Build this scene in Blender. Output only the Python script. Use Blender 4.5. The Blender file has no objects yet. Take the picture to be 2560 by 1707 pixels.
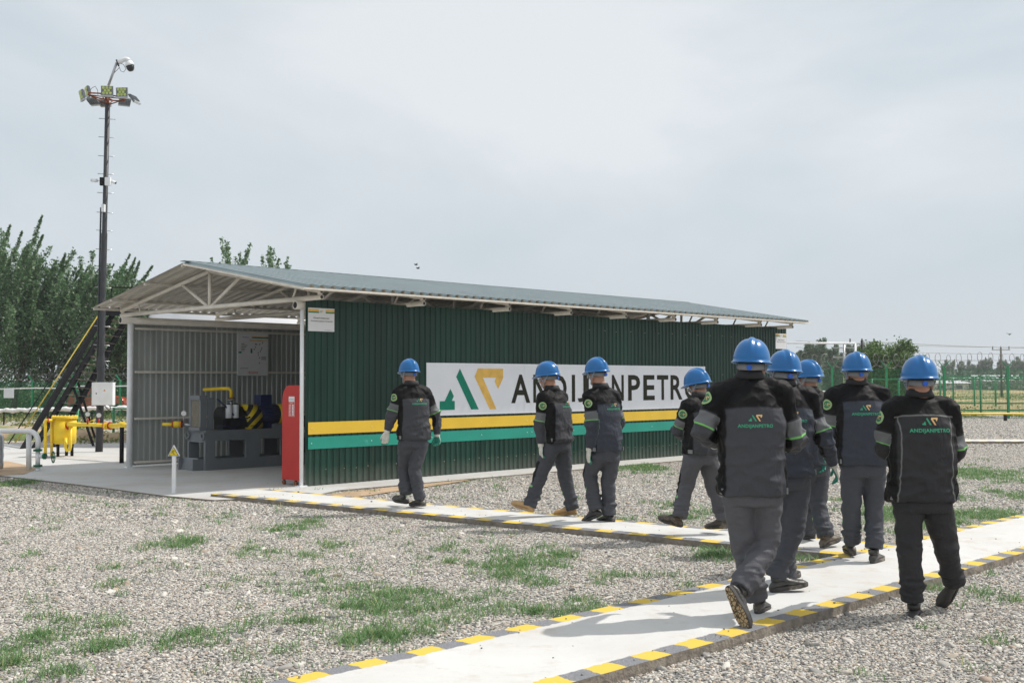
import bpy, math, random
import numpy as np
from mathutils import Vector, Matrix, noise as mnoise
from mathutils.bvhtree import BVHTree
random.seed(7); RNG=np.random.default_rng(7)
C=bpy.context.scene.collection; SC=bpy.context.scene
R=math.radians
# ------------------------------------------------------------------ camera
F_PX=2806.1; PITCH=.0356; ROLL=-.0022; HC=1.64
cp,sp=math.cos(PITCH),math.sin(PITCH); cr,sr=math.cos(ROLL),math.sin(ROLL)
cam=bpy.data.cameras.new('camera'); camo=bpy.data.objects.new('camera',cam); C.objects.link(camo)
cam.sensor_width=36; cam.lens=F_PX/2560*36; cam.clip_end=3000; cam.clip_start=.05
_R=Vector((1,0,0)); _V=Vector((0,-sp,cp)); _F=Vector((0,cp,sp))
_x=cr*_R+sr*_V; _y=-sr*_R+cr*_V; _z=-_F
camo.matrix_world=Matrix(((_x.x,_y.x,_z.x,0),(_x.y,_y.y,_z.y,0),(_x.z,_y.z,_z.z,HC),(0,0,0,1)))
cam.dof.use_dof=True; cam.dof.focus_distance=9.5; cam.dof.aperture_fstop=9.0
SC.camera=camo
# ------------------------------------------------------------------ sky and sun
SUN_EL=52.; SUN_AZ=19.
sd=Vector((math.cos(R(SUN_EL))*math.cos(R(SUN_AZ)),math.cos(R(SUN_EL))*math.sin(R(SUN_AZ)),math.sin(R(SUN_EL))))
W=bpy.data.worlds.new('World'); SC.world=W; W.use_nodes=True
def N(nt,t,**k):
    n=nt.nodes.new(t)
    for a,b in k.items(): setattr(n,a,b)
    return n
nt=W.node_tree; nt.nodes.clear()
sky=N(nt,'ShaderNodeTexSky',sky_type='NISHITA'); sky.sun_disc=False
sky.sun_elevation=R(SUN_EL); sky.sun_rotation=R(90-SUN_AZ); sky.air_density=1.2; sky.dust_density=2.5
tc=N(nt,'ShaderNodeTexCoord'); mp=N(nt,'ShaderNodeMapping'); mp.inputs['Scale'].default_value=(1.0,1.0,2.6); mp.inputs['Rotation'].default_value=(0.1,.35,.2)
mp.inputs['Location'].default_value=(.35,.1,.0)
n1=N(nt,'ShaderNodeTexNoise'); n1.inputs['Scale'].default_value=1.5; n1.inputs['Detail'].default_value=7; n1.inputs['Roughness'].default_value=.52; n1.inputs['Distortion'].default_value=.35
cr1=N(nt,'ShaderNodeValToRGB')
cr1.color_ramp.elements[0].position=.36; cr1.color_ramp.elements[0].color=(4.9,5.75,6.35,1)
cr1.color_ramp.elements[1].position=.62; cr1.color_ramp.elements[1].color=(7.6,7.9,8.15,1)
sep=N(nt,'ShaderNodeSeparateXYZ')
mr=N(nt,'ShaderNodeMapRange'); mr.inputs[1].default_value=-.02; mr.inputs[2].default_value=.22; mr.inputs[3].default_value=1; mr.inputs[4].default_value=0
mxh=N(nt,'ShaderNodeMix',data_type='RGBA'); mxh.inputs[7].default_value=(6.2,6.75,7.3,1)
mx=N(nt,'ShaderNodeMix',data_type='RGBA'); mx.inputs[0].default_value=.9
bg=N(nt,'ShaderNodeBackground'); bg.inputs[1].default_value=.1
wo=N(nt,'ShaderNodeOutputWorld'); L=nt.links.new
L(tc.outputs['Generated'],mp.inputs[0]); L(mp.outputs[0],n1.inputs['Vector'])
dp_=N(nt,'ShaderNodeVectorMath',operation='DOT_PRODUCT'); dp_.inputs[1].default_value=(.16,-.04,.75); L(tc.outputs['Generated'],dp_.inputs[0])
ad_=N(nt,'ShaderNodeMath',operation='ADD'); L(n1.outputs[0],ad_.inputs[0]); L(dp_.outputs['Value'],ad_.inputs[1]); su_=N(nt,'ShaderNodeMath',operation='SUBTRACT'); su_.inputs[1].default_value=.155; L(ad_.outputs[0],su_.inputs[0]); su_.use_clamp=True; L(su_.outputs[0],cr1.inputs[0])
L(tc.outputs['Generated'],sep.inputs[0]); L(sep.outputs[2],mr.inputs[0]); L(mr.outputs[0],mxh.inputs[0])
L(cr1.outputs[0],mxh.inputs[6]); L(sky.outputs[0],mx.inputs[6]); L(mxh.outputs[2],mx.inputs[7]); L(mx.outputs[2],bg.inputs[0]); L(bg.outputs[0],wo.inputs[0])
sl=bpy.data.lights.new('sun','SUN'); sl.energy=3.5; sl.angle=R(.9); sl.color=(1,.955,.89)
so=bpy.data.objects.new('sun',sl); C.objects.link(so); so.rotation_euler=(-sd).to_track_quat('-Z','Y').to_euler(); so.location=(0,0,30)
SC.view_settings.view_transform='Standard'; SC.view_settings.look='None'; SC.view_settings.exposure=.14; SC.view_settings.gamma=1
SC.cycles.max_bounces=6; SC.cycles.volume_bounces=0
# ------------------------------------------------------------------ helpers
def ray(px,py):
    X=px-1280;Y=853.5-py;a=(cr*X-sr*Y)/F_PX;b=(sr*X+cr*Y)/F_PX
    return Vector((a,cp-sp*b,sp+cp*b))
def G(px,py,z=0.):           # where a photo point meets the level z
    d=ray(px,py);t=(z-HC)/d.z; return Vector((0,0,HC))+d*t
def D(px,py,y):              # a photo point at distance y
    d=ray(px,py); return Vector((0,0,HC))+d*(y/d.y)
def unproj(p):
    z=p.z-HC; d=p.y*cp+z*sp; v=-p.y*sp+z*cp; a,b=p.x/d*F_PX,v/d*F_PX
    return 1280+cr*a+sr*b, 853.5-(-sr*a+cr*b)
TH=.7932; SX,SY=-3.0044*1.04,16.2149*1.04
SHED=Vector((SX,SY,0))
def S(u,w,z): return Vector((SX+u*math.cos(TH)-w*math.sin(TH),SY+u*math.sin(TH)+w*math.cos(TH),z))
class MB:
    def __init__(s): s.v=[];s.f=[];s.m=[];s.s=[]
    def add(s,v,f,mi=0,sm=False):
        o=len(s.v); s.v+= [tuple(p) for p in v]
        for q in f: s.f.append(tuple(i+o for i in q)); s.m.append(mi); s.s.append(sm)
        return s
    def box(s,c,d,rz=0,mi=0,M=None):
        x,y,z=d[0]/2,d[1]/2,d[2]/2
        vs=[Vector((i*x,j*y,k*z)) for i in(-1,1) for j in(-1,1) for k in(-1,1)]
        if M is None: M=Matrix.Rotation(rz,3,'Z')
        vs=[M@p+Vector(c) for p in vs]
        return s.add(vs,[(0,1,3,2),(4,6,7,5),(0,4,5,1),(2,3,7,6),(0,2,6,4),(1,5,7,3)],mi)
    def bb(s,a,b,mi=0):
        a=Vector(a);b=Vector(b); return s.box((a+b)/2,[abs(q) for q in (b-a)],0,mi)
    def beam(s,p,q,w,h,mi=0,up=(0,0,1)):
        p=Vector(p);q=Vector(q);d=(q-p);l=d.length;d.normalize();u=Vector(up)
        x=d.cross(u)
        if x.length<1e-4: x=d.cross(Vector((1,0,0)))
        x.normalize();z=x.cross(d)
        M=Matrix((x,d,z)).transposed(); return s.box((p+q)/2,(w,l,h),0,mi,M)
    def tube(s,pts,r,n=8,mi=0,cap=True,closed=False):
        pts=[Vector(p) for p in pts]; m=len(pts)
        rs=r if isinstance(r,(list,tuple)) else [r]*m
        T=[]
        for i in range(m):
            a=pts[(i-1)%m] if (closed or i>0) else pts[i]; b=pts[(i+1)%m] if (closed or i<m-1) else pts[i]
            T.append((b-a).normalized())
        u=T[0].cross(Vector((0,0,1)))
        if u.length<1e-3:u=T[0].cross(Vector((1,0,0)))
        u.normalize(); vs=[]
        for i in range(m):
            u=(u-T[i]*u.dot(T[i])); u.normalize(); w=T[i].cross(u)
            for k in range(n):
                a=2*math.pi*k/n; vs.append(pts[i]+(u*math.cos(a)+w*math.sin(a))*rs[i])
        fs=[];e=m if closed else m-1
        for i in range(e):
            for k in range(n):
                a=i*n+k;b=i*n+(k+1)%n;j=(i+1)%m; fs.append((a,b,j*n+(k+1)%n,j*n+k))
        s.add(vs,fs,mi,True)
        if cap and not closed:
            o=len(s.v)-len(vs); s.f.append(tuple(o+k for k in reversed(range(n)))); s.m.append(mi);s.s.append(False)
            s.f.append(tuple(o+(m-1)*n+k for k in range(n))); s.m.append(mi);s.s.append(False)
        return s
    def cyl(s,p,q,r,n=12,mi=0): return s.tube([p,q],r,n,mi)
    def ball(s,c,r,n=10,mi=0,M=None):
        r=Vector(r) if not isinstance(r,(int,float)) else Vector((r,r,r)); c=Vector(c); vs=[];fs=[]
        for i in range(n+1):
            a=math.pi*i/n
            for k in range(2*n):
                b=math.pi*k/n; p=Vector((r.x*math.sin(a)*math.cos(b),r.y*math.sin(a)*math.sin(b),r.z*math.cos(a)))
                if M is not None:p=M@p
                vs.append(c+p)
        for i in range(n):
            for k in range(2*n): fs.append((i*2*n+k,(i+1)*2*n+k,(i+1)*2*n+(k+1)%(2*n),i*2*n+(k+1)%(2*n)))
        return s.add(vs,fs,mi,True)
    def loft(s,rings,mi=0,cap=True):
        n=len(rings[0]);vs=[p for r_ in rings for p in r_];fs=[]
        for i in range(len(rings)-1):
            for k in range(n): fs.append((i*n+k,i*n+(k+1)%n,(i+1)*n+(k+1)%n,(i+1)*n+k))
        s.add(vs,fs,mi,True)
        if cap:
            o=len(s.v)-len(vs); s.f.append(tuple(o+k for k in reversed(range(n))));s.m.append(mi);s.s.append(False)
            s.f.append(tuple(o+len(vs)-n+k for k in range(n)));s.m.append(mi);s.s.append(False)
        return s
    def prism(s,poly,fn,t,mi=0):
        n=len(poly); vs=[fn(x,y,0) for x,y in poly]+[fn(x,y,t) for x,y in poly]
        fs=[tuple(range(n)),tuple(reversed(range(n,2*n)))]+[(i,n+i,n+(i+1)%n,(i+1)%n) for i in range(n)]
        return s.add(vs,fs,mi)
    def mesh(s,name,mats):
        me=bpy.data.meshes.new(name); me.from_pydata([tuple(p) for p in s.v],[],s.f)
        for m in (mats if isinstance(mats,(list,tuple)) else [mats]): me.materials.append(m)
        me.polygons.foreach_set('material_index',s.m); me.polygons.foreach_set('use_smooth',s.s); me.update()
        return me
    def build(s,name,mats,parent=None,**k):
        o=bpy.data.objects.new(name,s.mesh(name,mats)); C.objects.link(o)
        if parent is not None: o.parent=parent
        for a,b in k.items(): o[a]=b
        return o
def thing(name,label,cat,loc=(0,0,0),rz=0,group=None):
    o=bpy.data.objects.new(name,None); C.objects.link(o); o.location=loc; o.rotation_euler=(0,0,rz); o.empty_display_size=.2
    o['label']=label;o['category']=cat
    if group:o['group']=group
    return o
def tag(o,label,cat,group=None,kind=None):
    if label:o['label']=label
    if cat:o['category']=cat
    if group:o['group']=group
    if kind:o['kind']=kind
    return o
def struct(o,kind='structure'): o['kind']=kind; return o
def shed_thing(name,label,cat,group=None): return thing(name,label,cat,SHED,TH,group)
def rel(o):       # children given in world coordinates
    loc=Vector(o.location); return lambda p: Vector(p)-loc
def copy_tree(o,parent=None):
    c=o.copy(); C.objects.link(c); c.parent=parent
    for ch in list(o.children): copy_tree(ch,c)
    return c
def npmesh(name,verts,faces,mats,parent=None,smooth=False,attrs=None):
    me=bpy.data.meshes.new(name); nv=len(verts); k=faces.shape[1]; nf=len(faces)
    me.vertices.add(nv); me.vertices.foreach_set('co',np.asarray(verts,dtype=np.float32).ravel())
    me.loops.add(nf*k); me.loops.foreach_set('vertex_index',faces.astype(np.int32).ravel())
    me.polygons.add(nf); me.polygons.foreach_set('loop_start',np.arange(0,nf*k,k,dtype=np.int32))
    me.update(calc_edges=True); me.materials.append(mats)
    if smooth: me.polygons.foreach_set('use_smooth',np.ones(nf,dtype=bool))
    for a,b in (attrs or {}).items():
        at=me.attributes.new(a,'FLOAT','POINT'); at.data.foreach_set('value',np.asarray(b,dtype=np.float32))
    o=bpy.data.objects.new(name,me); C.objects.link(o)
    if parent is not None:o.parent=parent
    return o
# ------------------------------------------------------------------ materials
def newmat(name):
    m=bpy.data.materials.new(name); m.use_nodes=True; nt=m.node_tree; b=nt.nodes['Principled BSDF']; return m,nt,b
def vary(nt,col,amt,scale,vec=None,detail=5,stretch=None,coord='Object'):
    tc=N(nt,'ShaderNodeTexCoord'); src=tc.outputs[coord]
    if stretch:
        mp=N(nt,'ShaderNodeMapping'); mp.inputs['Scale'].default_value=stretch; nt.links.new(src,mp.inputs[0]); src=mp.outputs[0]
    n=N(nt,'ShaderNodeTexNoise'); n.inputs['Scale'].default_value=scale; n.inputs['Detail'].default_value=detail; nt.links.new(src,n.inputs['Vector'])
    r=N(nt,'ShaderNodeMapRange'); r.inputs[1].default_value=.3;r.inputs[2].default_value=.7;r.inputs[3].default_value=1-amt;r.inputs[4].default_value=1+amt
    nt.links.new(n.outputs[0],r.inputs[0])
    mx=N(nt,'ShaderNodeMix',data_type='RGBA',blend_type='MULTIPLY'); mx.inputs[0].default_value=1; mx.clamp_result=False
    if isinstance(col,(tuple,list)): mx.inputs[6].default_value=(*col[:3],1)
    else: nt.links.new(col,mx.inputs[6])
    nt.links.new(r.outputs[0],mx.inputs[7]); return mx.outputs[2],n,src
def mat(name,col,rough=.55,metal=0,amt=.12,scale=8,bump=0,bscale=60,stretch=None,spec=.5,coat=0,dirt=None):
    m,nt,b=newmat(name); o,n,src=vary(nt,col,amt,scale,stretch=stretch)
    if dirt:   # (colour, scale, threshold)
        dn=N(nt,'ShaderNodeTexNoise'); dn.inputs['Scale'].default_value=dirt[1]; dn.inputs['Detail'].default_value=8; dn.inputs['Roughness'].default_value=.65; nt.links.new(src,dn.inputs['Vector'])
        dr=N(nt,'ShaderNodeMapRange'); dr.inputs[1].default_value=dirt[2]; dr.inputs[2].default_value=dirt[2]+.12; nt.links.new(dn.outputs[0],dr.inputs[0])
        mx=N(nt,'ShaderNodeMix',data_type='RGBA'); nt.links.new(dr.outputs[0],mx.inputs[0]); nt.links.new(o,mx.inputs[6]); mx.inputs[7].default_value=(*dirt[0],1); o=mx.outputs[2]
    nt.links.new(o,b.inputs['Base Color']); b.inputs['Roughness'].default_value=rough; b.inputs['Metallic'].default_value=metal
    b.inputs['Specular IOR Level'].default_value=spec; b.inputs['Coat Weight'].default_value=coat; b.inputs['Coat Roughness'].default_value=.08
    if bump:
        bn=N(nt,'ShaderNodeTexNoise'); bn.inputs['Scale'].default_value=bscale; bn.inputs['Detail'].default_value=4; nt.links.new(src,bn.inputs['Vector'])
        bp=N(nt,'ShaderNodeBump'); bp.inputs['Strength'].default_value=bump; bp.inputs['Distance'].default_value=.01; nt.links.new(bn.outputs[0],bp.inputs['Height']); nt.links.new(bp.outputs[0],b.inputs['Normal'])
    return m
def math2(nt,op,a,b=None,c=None):
    n=N(nt,'ShaderNodeMath',operation=op)
    for i,x in enumerate((a,b,c)):
        if x is None: continue
        if isinstance(x,(int,float)): n.inputs[i].default_value=x
        else: nt.links.new(x,n.inputs[i])
    return n.outputs[0]
def mixc(nt,f,a,b):
    m=N(nt,'ShaderNodeMix',data_type='RGBA')
    for i,x in ((0,f),(6,a),(7,b)):
        if isinstance(x,(int,float)): m.inputs[i].default_value=x
        elif isinstance(x,tuple): m.inputs[i].default_value=(*x[:3],1)
        else: nt.links.new(x,m.inputs[i])
    return m.outputs[2]
def step(nt,x,t,w):   # soft threshold
    r=N(nt,'ShaderNodeMapRange'); r.inputs[1].default_value=t-w; r.inputs[2].default_value=t+w
    nt.links.new(x,r.inputs[0]); return r.outputs[0]
def noise_tex(nt,src,scale,detail=4,rough=.5):
    n=N(nt,'ShaderNodeTexNoise'); n.inputs['Scale'].default_value=scale; n.inputs['Detail'].default_value=detail; n.inputs['Roughness'].default_value=rough
    nt.links.new(src,n.inputs['Vector']); return n.outputs[0]
M={}
M['green_sheet']=mat('green_sheet',(.0035,.036,.024),.40,0,.28,1.3,.15,25,spec=.35,stretch=(3,3,.35),dirt=((.035,.075,.06),5,.68))
def wall_mat():
    m=M['green_sheet']; nt=m.node_tree; b=nt.nodes['Principled BSDF']; src=b.inputs['Base Color'].links[0].from_socket
    tc=N(nt,'ShaderNodeTexCoord'); sx=N(nt,'ShaderNodeSeparateXYZ'); nt.links.new(tc.outputs['Object'],sx.inputs[0])
    wn=N(nt,'ShaderNodeTexWhiteNoise',noise_dimensions='1D'); nt.links.new(math2(nt,'FLOOR',math2(nt,'DIVIDE',sx.outputs[0],1.15)),wn.inputs['W'])
    f=math2(nt,'MULTIPLY_ADD',wn.outputs[0],.45,.78); seam=math2(nt,'LESS_THAN',math2(nt,'FRACT',math2(nt,'DIVIDE',sx.outputs[0],1.15)),.012); f=math2(nt,'MULTIPLY',f,math2(nt,'SUBTRACT',1,math2(nt,'MULTIPLY',seam,.6)))
    o=N(nt,'ShaderNodeMix',data_type='RGBA',blend_type='MULTIPLY'); o.inputs[0].default_value=1; nt.links.new(src,o.inputs[6]); nt.links.new(f,o.inputs[7])
    n_=noise_tex(nt,tc.outputs['Object'],6,6,.7); d=math2(nt,'SUBTRACT',1,step(nt,math2(nt,'ADD',sx.outputs[2],math2(nt,'MULTIPLY',n_,-.35)),.06,.14)); c=mixc(nt,math2(nt,'MULTIPLY',d,.35),o.outputs[2],(.20,.19,.16))
    mp=N(nt,'ShaderNodeMapping'); mp.inputs['Scale'].default_value=(14,14,.5); nt.links.new(tc.outputs['Object'],mp.inputs[0]); sn=noise_tex(nt,mp.outputs[0],1,5,.6); c=mixc(nt,math2(nt,'MULTIPLY',step(nt,sn,.63,.06),.22),c,(.10,.16,.13))
    nt.links.new(c,b.inputs['Base Color'])
M['grey_sheet']=mat('grey_sheet',(.42,.45,.43),.45,.2,.15,2,.1,25,stretch=(2,2,.3),dirt=((.16,.13,.09),2.2,.70))
M['roof_teal']=mat('roof_teal',(.23,.285,.295),.35,.1,.10,2)
M['cream']=mat('cream_paint',(.74,.69,.61),.5,0,.10,5,.12,60,dirt=((.30,.23,.16),7,.66))
M['white_paint']=mat('white_paint',(.80,.81,.82),.42,0,.06,6,.05,50,dirt=((.42,.38,.32),6,.70))
M['board_white']=mat('board_white',(.78,.80,.85),.38,0,.035,2,0,dirt=((.55,.56,.58),3,.72))
M['placard']=mat('placard_white',(.72,.73,.75),.4,0,.03,4)
M['yellow_board']=mat('yellow_board',(.72,.47,.035),.4,0,.06,2,.05,20,dirt=((.55,.40,.10),9,.70))
M['teal_board']=mat('teal_board',(.010,.27,.20),.4,0,.09,2,.05,20,dirt=((.06,.35,.27),5,.62))
M['letter_dark']=mat('letter_dark',(.020,.019,.010),.6,spec=.2)
M['logo_green']=mat('logo_green',(.0,.21,.13),.5,spec=.25); M['logo_gold']=mat('logo_gold',(.78,.48,.11),.5,spec=.25)
M['red']=mat('red_paint',(.47,.016,.010),.5,0,.1,3,.05,30,dirt=((.3,.05,.03),5,.66))
M['red_label']=mat('red_label',(.6,.06,.03),.45)
M['yellow']=mat('yellow_paint',(.86,.60,.02),.42,0,.1,5,.1,40,dirt=((.5,.33,.05),9,.66))
M['black_metal']=mat('black_metal',(.009,.009,.011),.6,0,.2,4,.1,40,spec=.25,dirt=((.05,.04,.035),5,.68))
M['dark_pole']=mat('dark_pole',(.028,.030,.034),.5,0,.25,6,.15,40,dirt=((.16,.15,.14),14,.64))
M['rust']=mat('rusty_steel',(.20,.055,.018),.8,0,.35,10,.2,60)
M['steel']=mat('steel',(.42,.43,.44),.35,.8,.1,8)
M['alu']=mat('aluminium_cores',(.40,.37,.30),.5,.4,.1,10)
M['grey_frame']=mat('grey_frame',(.165,.18,.195),.5,0,.1,3,.05,30,dirt=((.10,.10,.10),6,.68))
M['engine']=mat('engine_black',(.012,.012,.013),.5,.2,.3,8)
M['blue_motor']=mat('blue_motor',(.010,.018,.085),.4,0,.1,5)
M['filter']=mat('filter_white',(.62,.64,.66),.35)
M['fence_green']=mat('fence_green',(.018,.25,.10),.45,0,.12,5)
M['mesh_green']=mat('mesh_green',(.03,.20,.085),.5)
M['flange_green']=mat('flange_green',(.01,.15,.07),.45)
M['razor']=mat('razor_wire',(.22,.22,.21),.5,.5)
M['white_wrap']=mat('white_wrap',(.78,.78,.78),.7,0,.12,14,.6,12)
M['red_car']=mat('red_car',(.50,.045,.02),.3,.1,.05,3,coat=.5); M['glass_dark']=mat('glass_dark',(.05,.06,.065),.1)
M['rubber_and_pipe_shade']=mat('rubber_and_pipe_shade',(.02,.02,.02),.8)
M['tank_white']=mat('tank_white',(.80,.80,.81),.5,0,.04,1)
M['foil']=mat('foil_insulation',(.55,.57,.6),.3,.9,.2,12,1.0,18)
M['gauge']=mat('gauge_face',(.75,.75,.74),.3)
M['led']=mat('led_lens',(.50,.58,.16),.3,0,.1,20)
M['lampglass']=mat('lamp_glass',(.5,.52,.55),.15,.2)
M['wood']=mat('bark',(.10,.085,.065),.9,0,.3,10,.5,30)
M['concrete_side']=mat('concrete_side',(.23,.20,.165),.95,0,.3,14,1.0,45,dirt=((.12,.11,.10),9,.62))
M['sign_yellow']=mat('sign_yellow',(.80,.62,.02),.4)
M['house_wall']=mat('house_wall',(.62,.60,.56),.8); M['house_roof']=mat('house_roof',(.62,.63,.65),.7); M['house_brown']=mat('house_brown',(.28,.15,.085),.8)
M['glasspane']=mat('windows_dark',(.08,.09,.1),.2)
wall_mat()
# gravel ground ------------------------------------------------------
def gravel_mat():
    m,nt,b=newmat('gravel_ground'); tc=N(nt,'ShaderNodeTexCoord'); src=tc.outputs['Object']
    v=N(nt,'ShaderNodeTexVoronoi'); v.inputs['Scale'].default_value=34; nt.links.new(src,v.inputs['Vector'])
    sepc=N(nt,'ShaderNodeSeparateColor'); nt.links.new(v.outputs['Color'],sepc.inputs[0])
    rp=N(nt,'ShaderNodeValToRGB'); e=rp.color_ramp.elements; e[0].position=0;e[0].color=(.20,.19,.18,1);e[1].position=1;e[1].color=(.84,.80,.74,1)
    for p,c in ((.25,(.42,.41,.39)),(.5,(.60,.575,.53)),(.72,(.62,.56,.47)),(.85,(.72,.68,.62))):
        q=e.new(p); q.color=(*c,1)
    nt.links.new(sepc.outputs[0],rp.inputs[0])
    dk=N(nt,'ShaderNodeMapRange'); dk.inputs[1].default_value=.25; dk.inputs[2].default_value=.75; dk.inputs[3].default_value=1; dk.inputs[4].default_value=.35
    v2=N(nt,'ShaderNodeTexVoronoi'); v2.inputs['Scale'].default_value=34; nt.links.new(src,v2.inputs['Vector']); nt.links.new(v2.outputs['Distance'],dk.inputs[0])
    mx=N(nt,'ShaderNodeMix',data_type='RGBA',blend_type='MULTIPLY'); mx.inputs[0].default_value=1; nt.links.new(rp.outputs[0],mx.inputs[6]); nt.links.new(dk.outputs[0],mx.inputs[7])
    # earth patches and, far off, dry grass field
    pn=noise_tex(nt,src,.55,6,.6); soil=step(nt,pn,.64,.03); col=mixc(nt,math2(nt,'MULTIPLY',soil,.55),mx.outputs[2],(.34,.25,.16))
    nt.links.new(col,b.inputs['Base Color']); b.inputs['Roughness'].default_value=.9; b.inputs['Specular IOR Level'].default_value=.25
    bp=N(nt,'ShaderNodeBump'); bp.inputs['Strength'].default_value=1; bp.inputs['Distance'].default_value=.03; bp.invert=True; nt.links.new(v2.outputs['Distance'],bp.inputs['Height']); nt.links.new(bp.outputs[0],b.inputs['Normal'])
    return m
def stone_mat():
    m,nt,b=newmat('stones'); oi=N(nt,'ShaderNodeObjectInfo')
    rp=N(nt,'ShaderNodeValToRGB'); e=rp.color_ramp.elements; e[0].position=0;e[0].color=(.16,.152,.140,1);e[1].position=1;e[1].color=(.72,.68,.61,1)
    for p,c in ((.14,(.28,.275,.265)),(.38,(.43,.41,.375)),(.58,(.55,.515,.46)),(.66,(.55,.45,.34)),(.72,(.40,.32,.26)),(.8,(.66,.63,.58))):
        q=e.new(p); q.color=(*c,1)
    nt.links.new(oi.outputs['Random'],rp.inputs[0])
    hs=N(nt,'ShaderNodeHueSaturation'); hs.inputs['Saturation'].default_value=1.0; hs.inputs['Value'].default_value=.86; o,n,src=vary(nt,rp.outputs[0],.18,60); nt.links.new(o,hs.inputs['Color']); nt.links.new(hs.outputs[0],b.inputs['Base Color']); b.inputs['Roughness'].default_value=.8; b.inputs['Specular IOR Level'].default_value=.3
    return m
M['gravel']=gravel_mat(); M['stone']=stone_mat()
def field_mat():
    m,nt,b=newmat('dry_field'); tc=N(nt,'ShaderNodeTexCoord'); src=tc.outputs['Object']
    mp=N(nt,'ShaderNodeMapping'); mp.inputs['Scale'].default_value=(.12,.35,1); nt.links.new(src,mp.inputs[0])
    a=noise_tex(nt,mp.outputs[0],1.0,8,.65); c1=mixc(nt,step(nt,a,.49,.05),(.46,.34,.17),(.10,.17,.045))
    f=noise_tex(nt,src,3,6,.7); c2=mixc(nt,step(nt,f,.58,.1),c1,(.55,.46,.32))
    g=noise_tex(nt,src,.08,3,.5); c3=mixc(nt,math2(nt,'MULTIPLY',step(nt,g,.60,.05),.6),c2,(.30,.20,.12))
    o,_,_=vary(nt,c3,.3,9); nt.links.new(o,b.inputs['Base Color']); b.inputs['Roughness'].default_value=1; b.inputs['Specular IOR Level'].default_value=.1
    return m
M['field']=field_mat()
def concrete_mat(name,base,edge=False,width=1.):
    m,nt,b=newmat(name); tc=N(nt,'ShaderNodeTexCoord'); src=tc.outputs['Object']
    n1=noise_tex(nt,src,.9,7,.6); n2=noise_tex(nt,src,90,3); n3=noise_tex(nt,src,3.5,8,.7)
    c=mixc(nt,step(nt,n1,.56,.14),base,tuple(x*y for x,y in zip(base,(.86,.83,.80))))
    c=mixc(nt,math2(nt,'MULTIPLY',step(nt,n3,.60,.07),.4),c,(.42,.35,.27))
    c=mixc(nt,math2(nt,'MULTIPLY',step(nt,n2,.72,.02),.5),c,(.20,.19,.18))
    if edge:
        uv=N(nt,'ShaderNodeUVMap'); sx=N(nt,'ShaderNodeSeparateXYZ'); nt.links.new(uv.outputs[0],sx.inputs[0]); u,v=sx.outputs[0],sx.outputs[1]
        wob=math2(nt,'MULTIPLY_ADD',noise_tex(nt,src,22,4),.05,-.025); wob2=math2(nt,'MULTIPLY_ADD',noise_tex(nt,src,7,3),.07,-.035)
        fr=math2(nt,'FRACT',math2(nt,'DIVIDE',math2(nt,'ADD',u,math2(nt,'ADD',wob,wob2)),.40))
        vv=math2(nt,'ADD',v,math2(nt,'ADD',wob,math2(nt,'MULTIPLY',wob2,.6)))
        d=math2(nt,'MINIMUM',vv,math2(nt,'SUBTRACT',width,vv)); strip=math2(nt,'SUBTRACT',1,step(nt,d,.135,.004))
        wear=step(nt,noise_tex(nt,src,40,6,.7),.62,.06)
        yel=mixc(nt,math2(nt,'MULTIPLY',wear,.55),(.66,.47,.07),(.50,.46,.38)); gr=mixc(nt,step(nt,noise_tex(nt,src,120,4,.7),.56,.05),(.165,.17,.185),(.33,.33,.34))
        pc=mixc(nt,step(nt,fr,.5,.008),yel,gr); c=mixc(nt,strip,c,pc)
    n4=noise_tex(nt,src,16,8,.75); c=mixc(nt,math2(nt,'MULTIPLY',step(nt,n4,.64,.05),.30),c,(.33,.30,.26)); nt.links.new(c,b.inputs['Base Color']); b.inputs['Roughness'].default_value=.85; b.inputs['Specular IOR Level'].default_value=.3
    bp=N(nt,'ShaderNodeBump'); bp.inputs['Strength'].default_value=.35; bp.inputs['Distance'].default_value=.006; nt.links.new(noise_tex(nt,src,70,6,.7),bp.inputs['Height']); nt.links.new(bp.outputs[0],b.inputs['Normal'])
    return m
M['slab']=concrete_mat('slab_concrete',(.52,.52,.51))
# ------------------------------------------------------------------ ground
GZ=.05
gm=MB(); gm.add([(-300,-20,GZ),(300,-20,GZ),(300,52,GZ),(-300,52,GZ)],[(0,1,2,3)])
gmo=struct(gm.build('gravel_yard',M['gravel'])); gmo['label']='grey gravel yard around the paths and the shed'
def terrain():
    xs=np.linspace(-320,320,161); ys=np.concatenate([np.linspace(50,140,60),np.linspace(145,900,50)])
    V=[];Fc=[]
    for y in ys:
        for x in xs:
            h=.02+ (0 if y<55 else .9*mnoise.noise(Vector((x*.04,y*.04,0)))*min(1,(y-55)/30) +.25*mnoise.noise(Vector((x*.2,y*.2,3)))*min(1,(y-55)/20))
            V.append((x,y,h-(0 if y<150 else (y-150)*.001)))
    n=len(xs)
    for j in range(len(ys)-1):
        for i in range(n-1): a=j*n+i; Fc.append((a,a+1,a+n+1,a+n))
    m=MB(); m.add(V,Fc,0,True); return m
struct(terrain().build('field',M['field']))['label']='dry grass field beyond the fence'
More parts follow.
